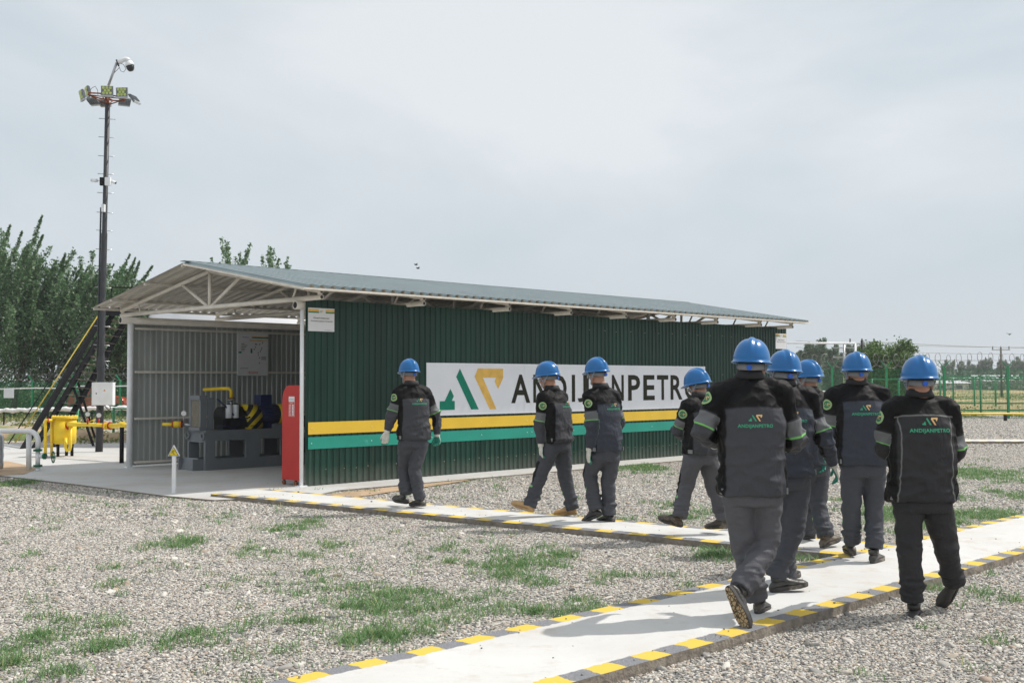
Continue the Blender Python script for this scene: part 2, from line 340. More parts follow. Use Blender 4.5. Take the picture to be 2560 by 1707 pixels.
# soil and grass band left, behind the pipes
def patch(name,pts,z,mt,label,bumpy=.0):
    m=MB(); m.add([(p[0],p[1],z) for p in pts],[tuple(range(len(pts)))]); o=m.build(name,mt); struct(o); o['label']=label; return o
M['dirt']=mat('dirt',(.40,.29,.18),.95,0,.25,2.5,.8,14,dirt=((.13,.20,.06),.9,.50))
M['dirtbare']=mat('dirt_bare',(.42,.30,.19),.95,0,.2,2.5,.8,30)
P_=lambda px,py,z: tuple(G(px,py,z))[:2]
patch('soil',[P_(-330,1115,.004),P_(900,1108,.004),P_(900,1058,.004),P_(-330,1058,.004)],.056,M['dirt'],'bare brown soil with weeds behind the pipes')
# berm of broken earth
bm=MB(); pts=[]
nx=60; ny=8; base=[]
for j in range(ny+1):
    for i in range(nx+1):
        x=-14.6+4.4*i/nx; y=30.5+1.6*j/ny; h=.45*math.sin(math.pi*min(1,max(0,j/ny)))**.6*(1-.6*i/nx)+.12*mnoise.noise(Vector((x*2.2,y*2.2,0)))+.05*mnoise.noise(Vector((x*8,y*8,0)))
        base.append((x,y,max(-.05,h if 0<j<ny else -.05)))
bm.add(base,[(j*(nx+1)+i,j*(nx+1)+i+1,(j+1)*(nx+1)+i+1,(j+1)*(nx+1)+i) for j in range(ny) for i in range(nx)],0,True)
struct(bm.build('dirt_bank',M['dirt']))['label']='low eroded bank of brown earth at the left'
patch('bare_soil',[P_(-60,1156,.05),P_(20,1157,.05),P_(64,1166,.05),P_(92,1176,.05),P_(60,1190,.05),P_(-60,1195,.05)],.086,M['dirtbare'],'triangle of bare sandy soil beside the white pipe')
patch('soil_strip',[P_(750,1246,.07),P_(860,1229,.07),P_(1060,1208,.07),P_(1190,1196,.07),P_(1120,1208,.07),P_(1010,1224,.07),P_(900,1240,.07),P_(800,1250,.07)],.068,M['dirtbare'],'strip of bare sandy soil between the shed pad and the gravel')
# concrete pad round the shed
def slab_mesh(poly,z,name,label,mats,side=.10,sub=None):
    m=MB(); n=len(poly); m.add([(x,y,z) for x,y in poly],[tuple(range(n))])
    m.add([(x,y,z) for x,y in poly]+[(x,y,-side) for x,y in poly],[(i,n+i,n+(i+1)%n,(i+1)%n) for i in range(n)],1)
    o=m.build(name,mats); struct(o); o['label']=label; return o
def xy(v): return (v.x,v.y)
slab_mesh([xy(G(-700,1120,.08)),xy(G(-330,1150,.08)),xy(G(0,1188,.08)),xy(G(200,1211,.08)),xy(G(410,1238,.08)),(-3.95,14.95),xy(S(-.55,-1.15,0)),xy(S(0,-.85,0)),xy(S(14.6,-.85,0)),xy(S(14.6,6.2,0)),xy(S(10,6.2,0)),(-8.5,29),(-30,29),(-30,27)],.08,'concrete_pad','pale concrete pad under the shed and the pipework',[M['slab'],M['concrete_side']])
def path(name,a,b,width,label,z=.12,ph=0.):
    a=Vector((*a,0));b=Vector((*b,0));d=(b-a);Ln=d.length;d.normalize();nrm=Vector((-d.y,d.x,0))
    nu=int(Ln/.12);nv=6; V=[];Fc=[];UV=[]
    for i in range(nu+1):
        for j in range(nv+1):
            u=Ln*i/nu; v=width*j/nv
            jit=.012*mnoise.noise(Vector((u*3,j*.3,7))) if j in(0,nv) else 0
            jz=.004*mnoise.noise(Vector((u*.8,v*2,1)))-(.004+.004*mnoise.noise(Vector((u*9,v,1))) if j in (0,nv) else 0)
            p=a+d*u+nrm*(v+jit); V.append((p.x,p.y,z+jz)); UV.append((u+ph,v))
    for i in range(nu):
        for j in range(nv): q=i*(nv+1)+j; Fc.append((q,q+nv+1,q+nv+2,q+1))
    m=MB(); m.add(V,Fc,0,True)
    def side(idx,flip):
        vs=[];fs=[];k=5
        for n_,i in enumerate(idx):
            x,y,zz=V[i]
            for r_ in range(k):
                t=r_/(k-1); q=.010*mnoise.noise(Vector((n_*.45,r_*.9,idx[0]*.1))) if 0<r_ else 0
                vs.append((x+nrm.x*q,y+nrm.y*q,zz*(1-t)-.06*t))
        for n_ in range(len(idx)-1):
            for r_ in range(k-1): fs.append((n_*k+r_,(n_+1)*k+r_,(n_+1)*k+r_+1,n_*k+r_+1) if not flip else (n_*k+r_,n_*k+r_+1,(n_+1)*k+r_+1,(n_+1)*k+r_))
        m.add(vs,fs,1,False)
    side([i*(nv+1) for i in range(nu+1)],True); side([i*(nv+1)+nv for i in range(nu+1)],False); side(list(range(nv+1)),False); side([nu*(nv+1)+j for j in range(nv+1)],True)
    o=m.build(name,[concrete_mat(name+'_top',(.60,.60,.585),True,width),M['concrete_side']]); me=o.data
    uvl=me.uv_layers.new(name='UVMap'); data=np.zeros((len(me.loops),2),dtype=np.float32)
    for li,l in enumerate(me.loops):
        if l.vertex_index<len(UV): data[li]=UV[l.vertex_index]
    uvl.data.foreach_set('uv',data.ravel()); struct(o); o['label']=label; return o
dB=Vector((.7035,.7107,0)).normalized()
pB0=Vector((.36,5.80,0)); pB=pB0-dB*7
path('concrete_path',xy(pB),xy(pB+dB*24),1.12,'white concrete walkway with yellow and grey painted edges in the foreground',.12,.05)
path('concrete_path_to_shed',(-4.13,15.45-.02),(3.45,9.50),.92,'white concrete walkway leading to the shed with yellow and grey painted edges',.116,.1)
pf=Vector((9.2,31.0,0)); path('far_concrete_path',(6.5,28.35),(40,27.0),1.15,'narrow pale walkway crossing the gravel far right',.12)
# stones (geometry nodes) ---------------------------------------------
def scatter(name,quads,density,smin,smax,seed,label):
    m=MB(); 
    for q in quads: m.add([(x,y,GZ+.001) for x,y in q],[(0,1,2,3)])
    o=m.build(name,M['stone']); o['kind']='stuff'; o['label']=label; o['category']='gravel'
    ng=bpy.data.node_groups.new(name,'GeometryNodeTree'); ng.interface.new_socket('Geometry',in_out='INPUT',socket_type='NodeSocketGeometry'); ng.interface.new_socket('Geometry',in_out='OUTPUT',socket_type='NodeSocketGeometry')
    gi=N(ng,'NodeGroupInput');go=N(ng,'NodeGroupOutput'); dp=N(ng,'GeometryNodeDistributePointsOnFaces'); dp.inputs['Density'].default_value=density; dp.inputs['Seed'].default_value=seed
    ico=N(ng,'GeometryNodeMeshIcoSphere'); ico.inputs['Radius'].default_value=.5; ico.inputs['Subdivisions'].default_value=2
    sp_=N(ng,'GeometryNodeSetPosition'); nz=N(ng,'ShaderNodeTexNoise'); nz.inputs['Scale'].default_value=2.2; nz.inputs['Detail'].default_value=1
    vs=N(ng,'ShaderNodeVectorMath',operation='SUBTRACT'); vs.inputs[1].default_value=(.5,.5,.5); vm=N(ng,'ShaderNodeVectorMath',operation='SCALE'); vm.inputs[3].default_value=.65
    L=ng.links.new; L(nz.outputs['Color'],vs.inputs[0]); L(vs.outputs[0],vm.inputs[0]); L(ico.outputs[0],sp_.inputs[0]); L(vm.outputs[0],sp_.inputs['Offset'])
    ss=N(ng,'GeometryNodeSetShadeSmooth'); L(sp_.outputs[0],ss.inputs[0])
    sm=N(ng,'GeometryNodeSetMaterial'); sm.inputs['Material'].default_value=M['stone']; L(ss.outputs[0],sm.inputs[0])
    ip=N(ng,'GeometryNodeInstanceOnPoints'); L(gi.outputs[0],dp.inputs[0]); L(dp.outputs[0],ip.inputs[0]); L(sm.outputs[0],ip.inputs['Instance'])
    rr=N(ng,'FunctionNodeRandomValue',data_type='FLOAT_VECTOR'); rr.inputs[0].default_value=(-.5,-.5,0); rr.inputs[1].default_value=(.5,.5,6.28); L(rr.outputs[0],ip.inputs['Rotation'])
    rs=N(ng,'FunctionNodeRandomValue',data_type='FLOAT_VECTOR'); rs.inputs[0].default_value=(smin,smin*.7,smin*.45); rs.inputs[1].default_value=(smax,smax*.8,smax*.55); rs.inputs['Seed'].default_value=seed+3; L(rs.outputs[0],ip.inputs['Scale'])
    L(ip.outputs[0],go.inputs[0])
    md=o.modifiers.new('scatter','NODES'); md.node_group=ng; return o
def strip(y0,y1,m=2.5): return [(-.47*y0-m,y0),(.47*y0+m,y0),(.47*y1+m,y1),(-.47*y1-m,y1)]
STONES=True
if STONES:
    scatter('gravel_stones',[strip(5.2,13)],2900,.013,.034,1,'loose grey and tan pebbles of the near gravel')
    scatter('gravel_pebbles',[strip(13,26)],1000,.020,.044,5,'loose grey and tan pebbles of the farther gravel')
    scatter('distant_gravel',[strip(26,47)],230,.035,.07,11,'coarse grey gravel of the far yard')
    scatter('path_grit',[],4,.008,.022,15,'a few stray stones lying on the walkways') if False else None
    scatter('larger_pebbles',[strip(5.2,20)],6,.05,.10,9,'scattered larger round pebbles on the gravel')
def grit():
    m=MB(); rg=random.Random(3)
    for a,b,w in ((pB,pB+dB*24,1.12),(Vector((-4.13,15.43,0)),Vector((3.45,9.50,0)),.92)):
        d=(b-a).normalized(); nr=Vector((-d.y,d.x,0)); L_=(b-a).length
        for i in range(int(L_*w*9)):
            e=rg.random(); v=w*(rg.random() if e>.6 else (.03+.12*rg.random() if e>.3 else 1-.03-.12*rg.random())); p=a+d*L_*rg.random()+nr*v; r_=rg.uniform(.003,.009)
            if rg.random()<.05: r_*=2
            m.ball((p.x,p.y,.12+r_*.4),(r_,r_*.8,r_*.6),3)
    o=m.build('path_grit',M['grit']); tag(o,'stray grit and small stones on the walkways','grit',kind='stuff')
M['grit']=mat('grit',(.24,.22,.19),.9,0,.4,9)
grit()
# grass tufts ----------------------------------------------------------
M['grass']=None
def leaf_mat(name,c0,c1,c2,trans=.35):
    m,nt,b=newmat(name); at=N(nt,'ShaderNodeAttribute',attribute_name='v')
    rp=N(nt,'ShaderNodeValToRGB'); e=rp.color_ramp.elements; e[0].position=0;e[0].color=(*c0,1);e[1].position=1;e[1].color=(*c2,1); q=e.new(.6);q.color=(*c1,1)
    nt.links.new(at.outputs['Fac'],rp.inputs[0]); nt.links.new(rp.outputs[0],b.inputs['Base Color']); b.inputs['Roughness'].default_value=.5; b.inputs['Specular IOR Level'].default_value=.35
    tr=N(nt,'ShaderNodeBsdfTranslucent'); nt.links.new(rp.outputs[0],tr.inputs[0]); mx=N(nt,'ShaderNodeMixShader'); mx.inputs[0].default_value=trans
    out=[n for n in nt.nodes if n.type=='OUTPUT_MATERIAL'][0]; nt.links.new(b.outputs[0],mx.inputs[1]); nt.links.new(tr.outputs[0],mx.inputs[2]); nt.links.new(mx.outputs[0],out.inputs[0]); return m
M['grass']=leaf_mat('grass_blades',(.085,.19,.062),(.18,.32,.12),(.50,.46,.24))
def grass():
    K=1.0884; pts=[]
    spots=[(430,1250,60,12,.6),(600,1275,45,10,.5),(640,1218,22,8,.7),(710,1205,14,11,.9),(300,1340,30,10,.3),(410,1245,40,8,.5),
     (1190,1298,75,24,1.),(1290,1272,45,13,.6),(1010,1265,50,12,.3),(760,1252,40,8,.4),(880,1392,135,36,1.),(770,1330,60,16,.4),(1110,1395,55,20,.7),(1215,1412,42,15,.8),(1330,1402,42,17,1.),(820,1472,75,17,1.),
     (905,1465,55,12,1.),(230,1487,32,16,.9),(40,1508,75,34,1.1),(130,1545,70,20,.7),(330,1480,60,16,.6),(440,1470,60,18,.8),(120,1420,60,18,.3),(200,1440,70,18,.5),(60,1462,60,14,.4),
     (1400,1330,50,12,.5),(1650,1282,38,16,.9),(1690,1262,30,10,.8),(1530,1330,30,10,.4),(1400,1200,45,12,.5),(1430,1072,50,9,.8),(1490,1076,40,8,.7),(1330,1068,30,6,.5),(1650,1178,55,8,.5),
     (1580,1190,40,10,.5),(2060,1190,70,28,.9),(2255,1186,90,12,1.1),(2255,1090,95,16,.6),(2160,1140,50,12,.6),(2330,1140,30,16,.6),(2280,1370,30,11,.8),(2270,1475,30,8,.4),(2150,1355,30,8,.6),
     (1850,1275,40,14,.9),(1000,1440,60,20,.5),(560,1440,50,14,.3),(680,1430,60,14,.25),(600,1500,60,18,.2),(1040,1100,40,4,.6),(960,1092,30,4,.8),(1470,1052,60,4,.4),(820,1110,30,4,.5),(1920,1310,30,6,.7),
     (30,1112,30,6,.8),(70,1106,30,5,.6),(395,1135,18,4,.9),(270,1300,30,8,.2),(60,1275,20,6,.3),(500,1090,0,0,0),(1540,1160,40,8,.4),(1240,1340,60,14,.4),(700,1275,30,8,.4)]
    for cx,cy,rx,ry,dn in spots:
        if rx==0: continue
        c=G(cx*K,cy*K,GZ); rX=rx*K/F_PX*c.y; y1=G(cx*K,(cy+ry)*K,GZ).y; y2=G(cx*K,(cy-ry)*K,GZ).y; rY=(y2-y1)/2
        n=int(min(26000,dn*(3200 if dn<.85 else 4000)*math.pi*rX*rY)+160*dn)
        ncl=max(3,int(n/38)); cl=RNG.normal(0,.7,(ncl,2)); k=(RNG.random(n)**1.5*ncl).astype(int)
        q=cl[k]*np.array([rX,rY])+RNG.normal(0,1,(n,2))*RNG.uniform(.02,.10,(n,1)); pts.append(np.c_[c.x+q[:,0],(y1+y2)/2+q[:,1]])
    nc=420; yc=RNG.uniform(5.6,26,nc)**1.0; xc=RNG.uniform(-.5,.5,nc)*yc; xc=np.where(RNG.random(nc)<.35,xc,-np.abs(xc)*.9); kk=RNG.integers(0,nc,9000); pts.append(np.c_[xc[kk],yc[kk]]+RNG.normal(0,.055,(9000,2)))
    p=np.concatenate(pts); n=len(p)
    # off the walkways and pad
    def off_path(p):
        a=np.array([pB.x,pB.y]); d=np.array([dB.x,dB.y]); r_=p-a; v=r_@np.array([-d[1],d[0]]); k1=(v>-.02)&(v<1.14)
        a=np.array([-4.13,15.43]); d=np.array([7.58,-5.93]); d/=np.linalg.norm(d); r_=p-a; v=r_@np.array([-d[1],d[0]]); u=r_@d; k2=(v>-.02)&(v<.94)&(u>0)&(u<9.6)
        r_=p-np.array([SX,SY]); w=r_@np.array([-math.sin(TH),math.cos(TH)]); k3=w>-.84; u=r_@np.array([math.cos(TH),math.sin(TH)]); k3&=(u>0)&(u<14.6)
        pa=G(410,1238,.08); pb=G(0,1188,.08); k4=((p[:,0]-pa.x)*(pb.y-pa.y)-(p[:,1]-pa.y)*(pb.x-pa.x)>0)&(p[:,0]<-3.9)&(p[:,1]>15)
        return ~(k1|k2|k3|k4)
    p=p[off_path(p)]; n=len(p)
    h=RNG.uniform(.015,.065,n)*(.7+.6*RNG.random(n)); a=RNG.uniform(0,6.283,n); ln=RNG.uniform(.3,1.9,n)*h; w=RNG.uniform(.0014,.0028,n)*(.7+p[:,1]/12)
    dx,dy=np.cos(a),np.sin(a); px_,py_=-dy,dx
    b0=np.c_[p[:,0]-px_*w,p[:,1]-py_*w,np.zeros(n)+.054]; b1=np.c_[p[:,0]+px_*w,p[:,1]+py_*w,np.zeros(n)+.054]
    m0=np.c_[p[:,0]+dx*ln*.35-px_*w*.8,p[:,1]+dy*ln*.35-py_*w*.8,h*.62+GZ]; m1=np.c_[p[:,0]+dx*ln*.35+px_*w*.8,p[:,1]+dy*ln*.35+py_*w*.8,h*.62+GZ]
    t0=np.c_[p[:,0]+dx*ln,p[:,1]+dy*ln,h+GZ]; t1=t0+np.c_[px_,py_,np.zeros(n)]*.0006
    V=np.stack([b0,b1,m1,m0,t1,t0],1).reshape(-1,3); b=np.arange(n)[:,None]*6
    Fq=np.concatenate([b+np.array([[0,1,2,3]]),b+np.array([[3,2,4,5]])]); v=np.repeat(np.where(RNG.random(n)<.1,.75+.25*RNG.random(n),.65*RNG.random(n)),6)
    o=npmesh('grass_tufts',V,Fq,M['grass'],attrs={'v':v}); tag(o,'patchy short green grass growing through the gravel','grass',kind='stuff')
grass()
# ------------------------------------------------------------------ shed
LN=13.7; WD=5.43; ZB=.08
def corrug(axis_len,pitch=.1157,hgt=.018):
    xs=[];n=int(axis_len/pitch)
    for i in range(n+1):
        for a,h in ((0,0),(.42,0),(.52,1),(.88,1),(.98,0)):
            x=(i+a)*pitch
            if x<axis_len: xs.append((x,h*hgt))
    xs.append((axis_len,0)); return xs
def sheet(m,xs,fn,rows,mi=0):
    V=[];n=len(xs)
    for r_ in rows:
        for x,h in xs: V.append(fn(x,h,r_))
    m.add(V,[(j*n+i,j*n+i+1,(j+1)*n+i+1,(j+1)*n+i) for j in range(len(rows)-1) for i in range(n-1)],mi)
shed=shed_thing('compressor_shed','long open-ended shed with dark green ribbed side wall and low teal gable roof','shed')
WT=2.885
def topz(u): return WT+.012*mnoise.noise(Vector((u*1.3,0,5)))
screws=M['screw']=mat('screw_head',(.35,.30,.20),.5)
m=MB(); sheet(m,corrug(LN),lambda x,h,z:(x,-h-.03,z if z<2 else topz(x)),[ZB+.004,1.0,2.0,WT])
for zz,st in ((2.62,.46),(1.78,.46),(.32,.23)):
    u=.21
    while u<LN:
        m.ball((u,-.034,zz+random.uniform(-.012,.012)),.009,4,1); u+=st*(1 if random.random()>.2 else .75)
m.build('side_wall',[M['green_sheet'],M['screw']],shed)
m=MB(); sheet(m,corrug(LN),lambda x,h,z:(x,WD+.09-h,z),[ZB+.03,1.5,2.80]); m.build('back_wall',M['grey_sheet'],shed)
m=MB(); sheet(m,corrug(WD),lambda x,h,z:(LN-.02-h,x,z),[ZB+.03,1.5,2.85]); m.build('end_wall',M['grey_sheet'],shed)
ZT=2.775
for w in (.095,WD):
    m=MB().tube([(-.24 if w>1 else -.10,w,ZT+.02*(w<1)),(LN+.1,w,ZT+.02*(w<1))],.066,14); 
    for e in (-.24 if w>1 else -.10,): 
        m.tube([(e-.002,w,ZT+.02*(w<1)),(e+.002,w,ZT+.02*(w<1))],.05,14,1)  # dark disc paints the shade inside the open pipe end
    m.build('wall_plate',[M['cream'],M['rubber_and_pipe_shade']],shed)
for k,u in enumerate(np.linspace(0,LN-.1,7)):
    for w in (.095,WD):
        if w>1 and k>0: w=WD+.2
        if w<1 and k==0: w=.0; u=-.04
        m=MB().cyl((u,w,ZB),(u,w,ZT-.05),.030 if (w<1 and k==0) else .054,16); m.box((u,w,ZB+.008),(.13,.13,.016)); m.build('post',M['white_paint'] if u<.1 else M['cream'],shed)
for z in (2.63,1.83,.97,.17):
    MB().beam((.05,WD-.01,z),(LN,WD-.01,z),.04,.04).build('girt',M['cream'],shed)
for z in (2.5,1.7,.9,.2):
    MB().beam((.05,.03,z),(LN,.03,z),.04,.04).build('girt',M['cream'],shed)
# trusses
RZ,EZ=3.61,3.01; RW0,RWC,RW1=-.71,2.716,6.04; SLOPE=(RZ-EZ)/(RWC-RW0)
def roofz(w): return RZ-SLOPE*abs(w-RWC)
TU=[0,2.0,3.95,5.55,7.15,8.75,10.25,11.95,13.3]
for i,u in enumerate(TU):
    m=MB(); zb=2.893; a,b=-.44,5.87; za=3.50
    m.tube([(u,a,zb),(u,b,zb)],.038,12)
    m.tube([(u,a,zb+.085),(u,RWC,za)],.036,12); m.tube([(u,b,zb+.085),(u,RWC,za)],.036,12)
    m.tube([(u,RWC,zb),(u,RWC,za)],.034,10)
    tz=lambda w:zb+.085+(za-zb-.085)*(1-abs(w-RWC)/(RWC-a))
    m.tube([(u,RWC-.03,zb),(u,RWC-.95,tz(RWC-.95))],.03,10); m.tube([(u,RWC+.03,zb),(u,RWC+.95,tz(RWC+.95))],.03,10)
    for w in (a+.75,b-.75): m.tube([(u,w,zb),(u,w-.12*(1 if w<1 else -1),tz(w))],.018,8)
    for w,sg in ((a,1),(b,-1)):
        m.box((u,w+sg*.045,zb+.043),(.02,.09,.16)); 
        for z in (zb,zb+.085): m.tube([(u,w-sg*.003,z),(u,w+sg*.002,z)],.025,12,1)  # dark discs on the chord ends, colour standing in for the shaded hollow
    m.build('truss',[M['cream'],M['rubber_and_pipe_shade']],shed)
for w in (RW0+.06,.15,1.4,2.66,2.78,4.05,5.3,RW1-.06):
    z=roofz(w)-.040; MB().beam((-.49,w,z),(13.5,w,z),.045,.04).build('purlin',M['cream'],shed)
m=MB(); UR0,UR1=-.51,13.55
for sgn,w1 in ((-1,RW0),(1,RW1)):
    sheet(m,corrug(UR1-UR0,.19,.042),lambda x,h,w:(UR0+x,w,roofz(w)+h-.012+.004*mnoise.noise(Vector((x*2,w,0)))),[w1,(w1+RWC)/2,RWC],0)
    sheet(m,corrug(UR1-UR0,.19,.042),lambda x,h,w:(UR0+x,w,roofz(w)+h-.016+.004*mnoise.noise(Vector((x*2,w,0)))),[w1,(w1+RWC)/2,RWC],1)
m.build('roof',[M['roof_teal'],mat('roof_underside',(.56,.53,.47),.45,0,.10,3,0,20,dirt=((.30,.24,.18),3,.66))],shed)
MB().beam((UR0-.01,RW0,roofz(RW0)-.03),(UR1+.18,RW0,roofz(RW0)-.03),.016,.022).build('eave_trim',M['cream'],shed)
MB().beam((UR0,RWC,RZ+.022),(UR1,RWC,RZ+.022),.14,.012).build('ridge_cap',M['roof_teal'],shed)
m=MB()
for w1 in (RW0,): m.beam((UR0+.012,w1,roofz(w1)-.032),(UR0+.012,RWC,RZ-.032),.02,.03)
m.build('gable_trim',M['cream'],shed)
for z0,z1,mt in ((.852,1.035,'yellow_board'),(.632,.812,'teal_board')):
    m=MB(); u=.04
    while u<LN-.35:
        e=min(u+2.4,LN-.35); m.bb((u,-.058,z0),(e-.003,-.052,z1)); 
        for q in (u+.06,(u+e)/2,e-.06): m.ball((q,-.059,(z0+z1)/2+random.uniform(-.01,.01)),.008,4,1)
        u=e
    m.build('stripe_board',[M[mt],M['gauge']],shed,label='yellow stripe board' if mt[0]=='y' else 'green stripe board')
# lettering helpers ------------------------------------------------------
def text_poly(body,size=1.,offset=0.0,spacing=1.,line=1.):
    cu=bpy.data.curves.new('t','FONT'); cu.body=body; cu.size=size; cu.offset=offset; cu.space_character=spacing; cu.resolution_u=3; cu.space_line=line
    o=bpy.data.objects.new('t',cu); C.objects.link(o); dg=bpy.context.evaluated_depsgraph_get(); me=o.evaluated_get(dg).to_mesh()
    v=[(p.co.x,p.co.y) for p in me.vertices]; f=[tuple(p.vertices) for p in me.polygons]; o.evaluated_get(dg).to_mesh_clear(); bpy.data.objects.remove(o); bpy.data.curves.remove(cu); return v,f
def text_fit(m,body,x0,x1,y0,y1,fn,mi=0,offset=.02,spacing=1.):
    v,f=text_poly(body,1,offset,spacing); xs=[p[0] for p in v]; ys=[p[1] for p in v]; a,b,c,d=min(xs),max(xs),min(ys),max(ys)
    m.add([fn(x0+(p[0]-a)/(b-a)*(x1-x0),y0+(p[1]-c)/(d-c)*(y1-y0)) for p in v],f,mi)
EM_A1=[(2.911,1.520),(2.990,1.395),(2.946,1.319),(3.011,1.314),(3.011,1.166),(2.670,1.166),(2.670,1.314),(2.782,1.314)]
EM_A2=[(3.129,1.862),(3.570,1.164),(3.392,1.164),(3.044,1.72)]
EM_P=[(3.549,1.865),(4.168,1.865),(4.168,1.705),(4.042,1.509),(3.955,1.638),(3.989,1.708),(3.669,1.708),(3.998,1.159),(3.835,1.159),(3.472,1.723)]
def polyface(m,poly,fn,mi=0):
    from mathutils.geometry import tessellate_polygon
    t=tessellate_polygon([[Vector((x,y,0)) for x,y in poly]]); m.add([fn(x,y) for x,y in poly],[tuple(q) for q in t],mi)
# big sign
sg=shed_thing('company_sign','long white company sign with green and gold emblem on the green shed wall','sign')
m=MB(); us=[2.383,4.7,7.1,9.10,10.325]
for a,b in zip(us,us[1:]): m.bb((a,-.06,1.075),(b-.004,-.052,1.953))
m.build('panel',M['board_white'],sg)
m=MB(); 
for p in (EM_A1,EM_A2): polyface(m,p,lambda x,y:(x,-.0625,y))
m.build('emblem_left',M['logo_green'],sg,label='green half of the emblem')
m=MB(); polyface(m,EM_P,lambda x,y:(x,-.0625,y)); m.build('emblem_right',M['logo_gold'],sg,label='gold half of the emblem')
LET=[('A',4.369,4.856),('N',4.937,5.300),('D',5.420,5.845),('I',5.989,6.081),('J',6.154,6.480),('A',6.585,7.075),('N',7.165,7.536),('P',7.671,8.055),('E',8.159,8.533),('T',8.612,8.995),('R',9.07,9.485),('O',9.56,10.06)]
for ch,a,b in LET:
    m=MB(); text_fit(m,ch,a,b,1.256-(.008 if ch in 'JO' else 0),1.764+(.008 if ch=='O' else 0),lambda x,y:(x,-.0628,y),0,.022); m.build('letter',M['letter_dark'],sg)
# placards
def placard(u0,u1,z0,z1,lines,label,logo=True):
    t=shed_thing('placard',label,'sign'); m=MB(); m.bb((u0,-.06,z0),(u1,-.052,z1)); m.build('plate',M['placard'],t)
    w=u1-u0
    for a,b in ((u0,u0+w*.4),(u1-w*.34,u1)):
        m=MB(); m.add([(a,-.0615,z1-.055),(b,-.0615,z1-.055),(b,-.0615,z1-.02),(a,-.0615,z1-.02)],[(0,1,2,3)]); m.add([(a,-.0615,z1-.075),(b,-.0615,z1-.075),(b,-.0615,z1-.055),(a,-.0615,z1-.055)],[(0,1,2,3)],1); m.build('stripe',[M['logo_gold'],M['logo_green']],t)
    m=MB(); fn=lambda x,y:(u0+w*.5+(x-3.42)*.05,-.0615,z1-.05+(y-1.5)*.05)
    for p in (EM_A1,EM_A2): polyface(m,p,fn)
    polyface(m,EM_P,fn,1); m.build('emblem',[M['logo_green'],M['logo_gold']],t)
    for (tx,a,b,z,h) in lines: m=MB(); text_fit(m,tx,u0+w*a,u0+w*b,z1-z-h,z1-z,lambda x,y:(x,-.0618,y),0,.0); m.build('lettering',M['letter_dark'],t)
    return t
placard(.03,.512,2.405,2.757,[('Южный Аламышик',.20,.80,.135,.028),('Компрессорная установка',.10,.92,.185,.028),('www.andijanpetro.uz',.60,.93,.325,.012)],'white placard with Cyrillic text at the near top corner of the green wall')
placard(13.175,13.645,2.391,2.751,[('Южный Аламышик',.20,.80,.135,.028),('Компрессорная установка',.10,.92,.185,.028)],'small white placard at the far top corner of the green wall')
# notice board inside
t=shed_thing('notice_board','large grey-white scheme board with red word at the bottom, hung inside on the back wall','notice board')
w=WD-.035; m=MB(); m.bb((2.19,w-.012,1.768),(2.89,w,2.612)); m.build('panel',M['placard'],t)
fy=lambda x,y:(2.19+x*.70,w-.0145,1.768+y*.844)
def rectf(m,a,b,c,d,mi=0): m.add([fy(a,b),fy(c,b),fy(c,d),fy(a,d)],[(0,1,2,3)],mi)
for q_ in ((.45,.91,1,.93,0),(.45,.885,1,.91,1),(.36,.835,.98,.85,0),(.40,.815,.88,.828,0),(.02,.525,.12,.565,1),(.41,.53,.47,.64,1)): m=MB(); rectf(m,*q_[:4]); m.build('colour_band',M['logo_green' if q_[4] else 'logo_gold'],t)
for tx_ in (('ANDIJANPETRO',.14,.36,.89,.912),('дн. Мингбулак',.08,.34,.16,.185)): m=MB(); text_fit(m,*tx_,lambda x,y:fy(x,y)); m.build('lettering',M['letter_dark'],t)
mk=[(.11,.745-.04*k,.21+.03*(k*7%4),.757-.04*k) for k in range(5)]+[(a,b,a+.025,b+.03) for a,b in ((.56,.73),(.6,.73),(.7,.73),(.8,.77),(.56,.66),(.52,.61),(.77,.64),(.72,.56),(.65,.53),(.66,.475),(.70,.41),(.70,.285),(.75,.6))]+[(.77,.38+.022*k,.93,.388+.022*k) for k in range(4)]
for q_ in mk: m=MB(); rectf(m,*q_); m.build('scheme_mark',M['letter_dark'],t)
m=MB(); text_fit(m,'ОПАСНО!',.34,.66,.05,.10,lambda x,y:fy(x,y),0,.03); m.build('warning_word',M['red_label'],t)
# ------------------------------------------------------------------ compressor skid
def local(u,w,z): return (u,w,z)
sk=shed_thing('gas_compressor','grey steel compressor skid with radiator, filters and blue motor inside the open shed','compressor')
m=MB(); U0,U1,W0,W1,Z0,Z1=.55,4.3,3.77,4.40,.08,.78
def sidepanel(w,th):
    m.bb((U0,w,.60),(U1,w+th,Z1)); m.bb((U0,w,Z0),(U1,w+th,.28))
    for a,b in ((U0,.75),(1.38,1.67),(2.13,2.42),(2.92,3.2),(3.7,U1)): m.bb((a,w+.001,.28),(b,w+th-.001,.60))
sidepanel(W0,.06); sidepanel(W1-.06,.06)
for u in (U0,1.40,2.15,2.94,U1-.06): m.bb((u+.003,W0+.06,.57),(u+.055,W1-.06,Z1-.003)); m.bb((u+.003,W0+.06,Z0),(u+.055,W1-.06,.26))
m.bb((U0+.06,W0+.06,.755),(U1-.06,W1-.06,.775))
m.build('skid_frame',M['grey_frame'],sk)
for u,w in ((U0-.03,W0+.02),(U0-.03,W1-.08)):
    m=MB(); m.tube([(u-.0,w+.03+.055*math.cos(a),.68+.055*math.sin(a)) for a in np.linspace(0,6.28,17)[:-1]],.018,6,0,False,True); m.build('lifting_lug',M['grey_frame'],sk)
m=MB(); m.box((U0-.12,W0+.33,.19),(.02,.5,.22),0,0,Matrix.Rotation(.25,3,'Y')); m.bb((U0-.2,W0+.08,.08),(U0-.0,W0+.11,.28)); m.bb((U0-.2,W0+.56,.08),(U0-.0,W0+.59,.28)); m.build('anchor_step',M['grey_frame'],sk)
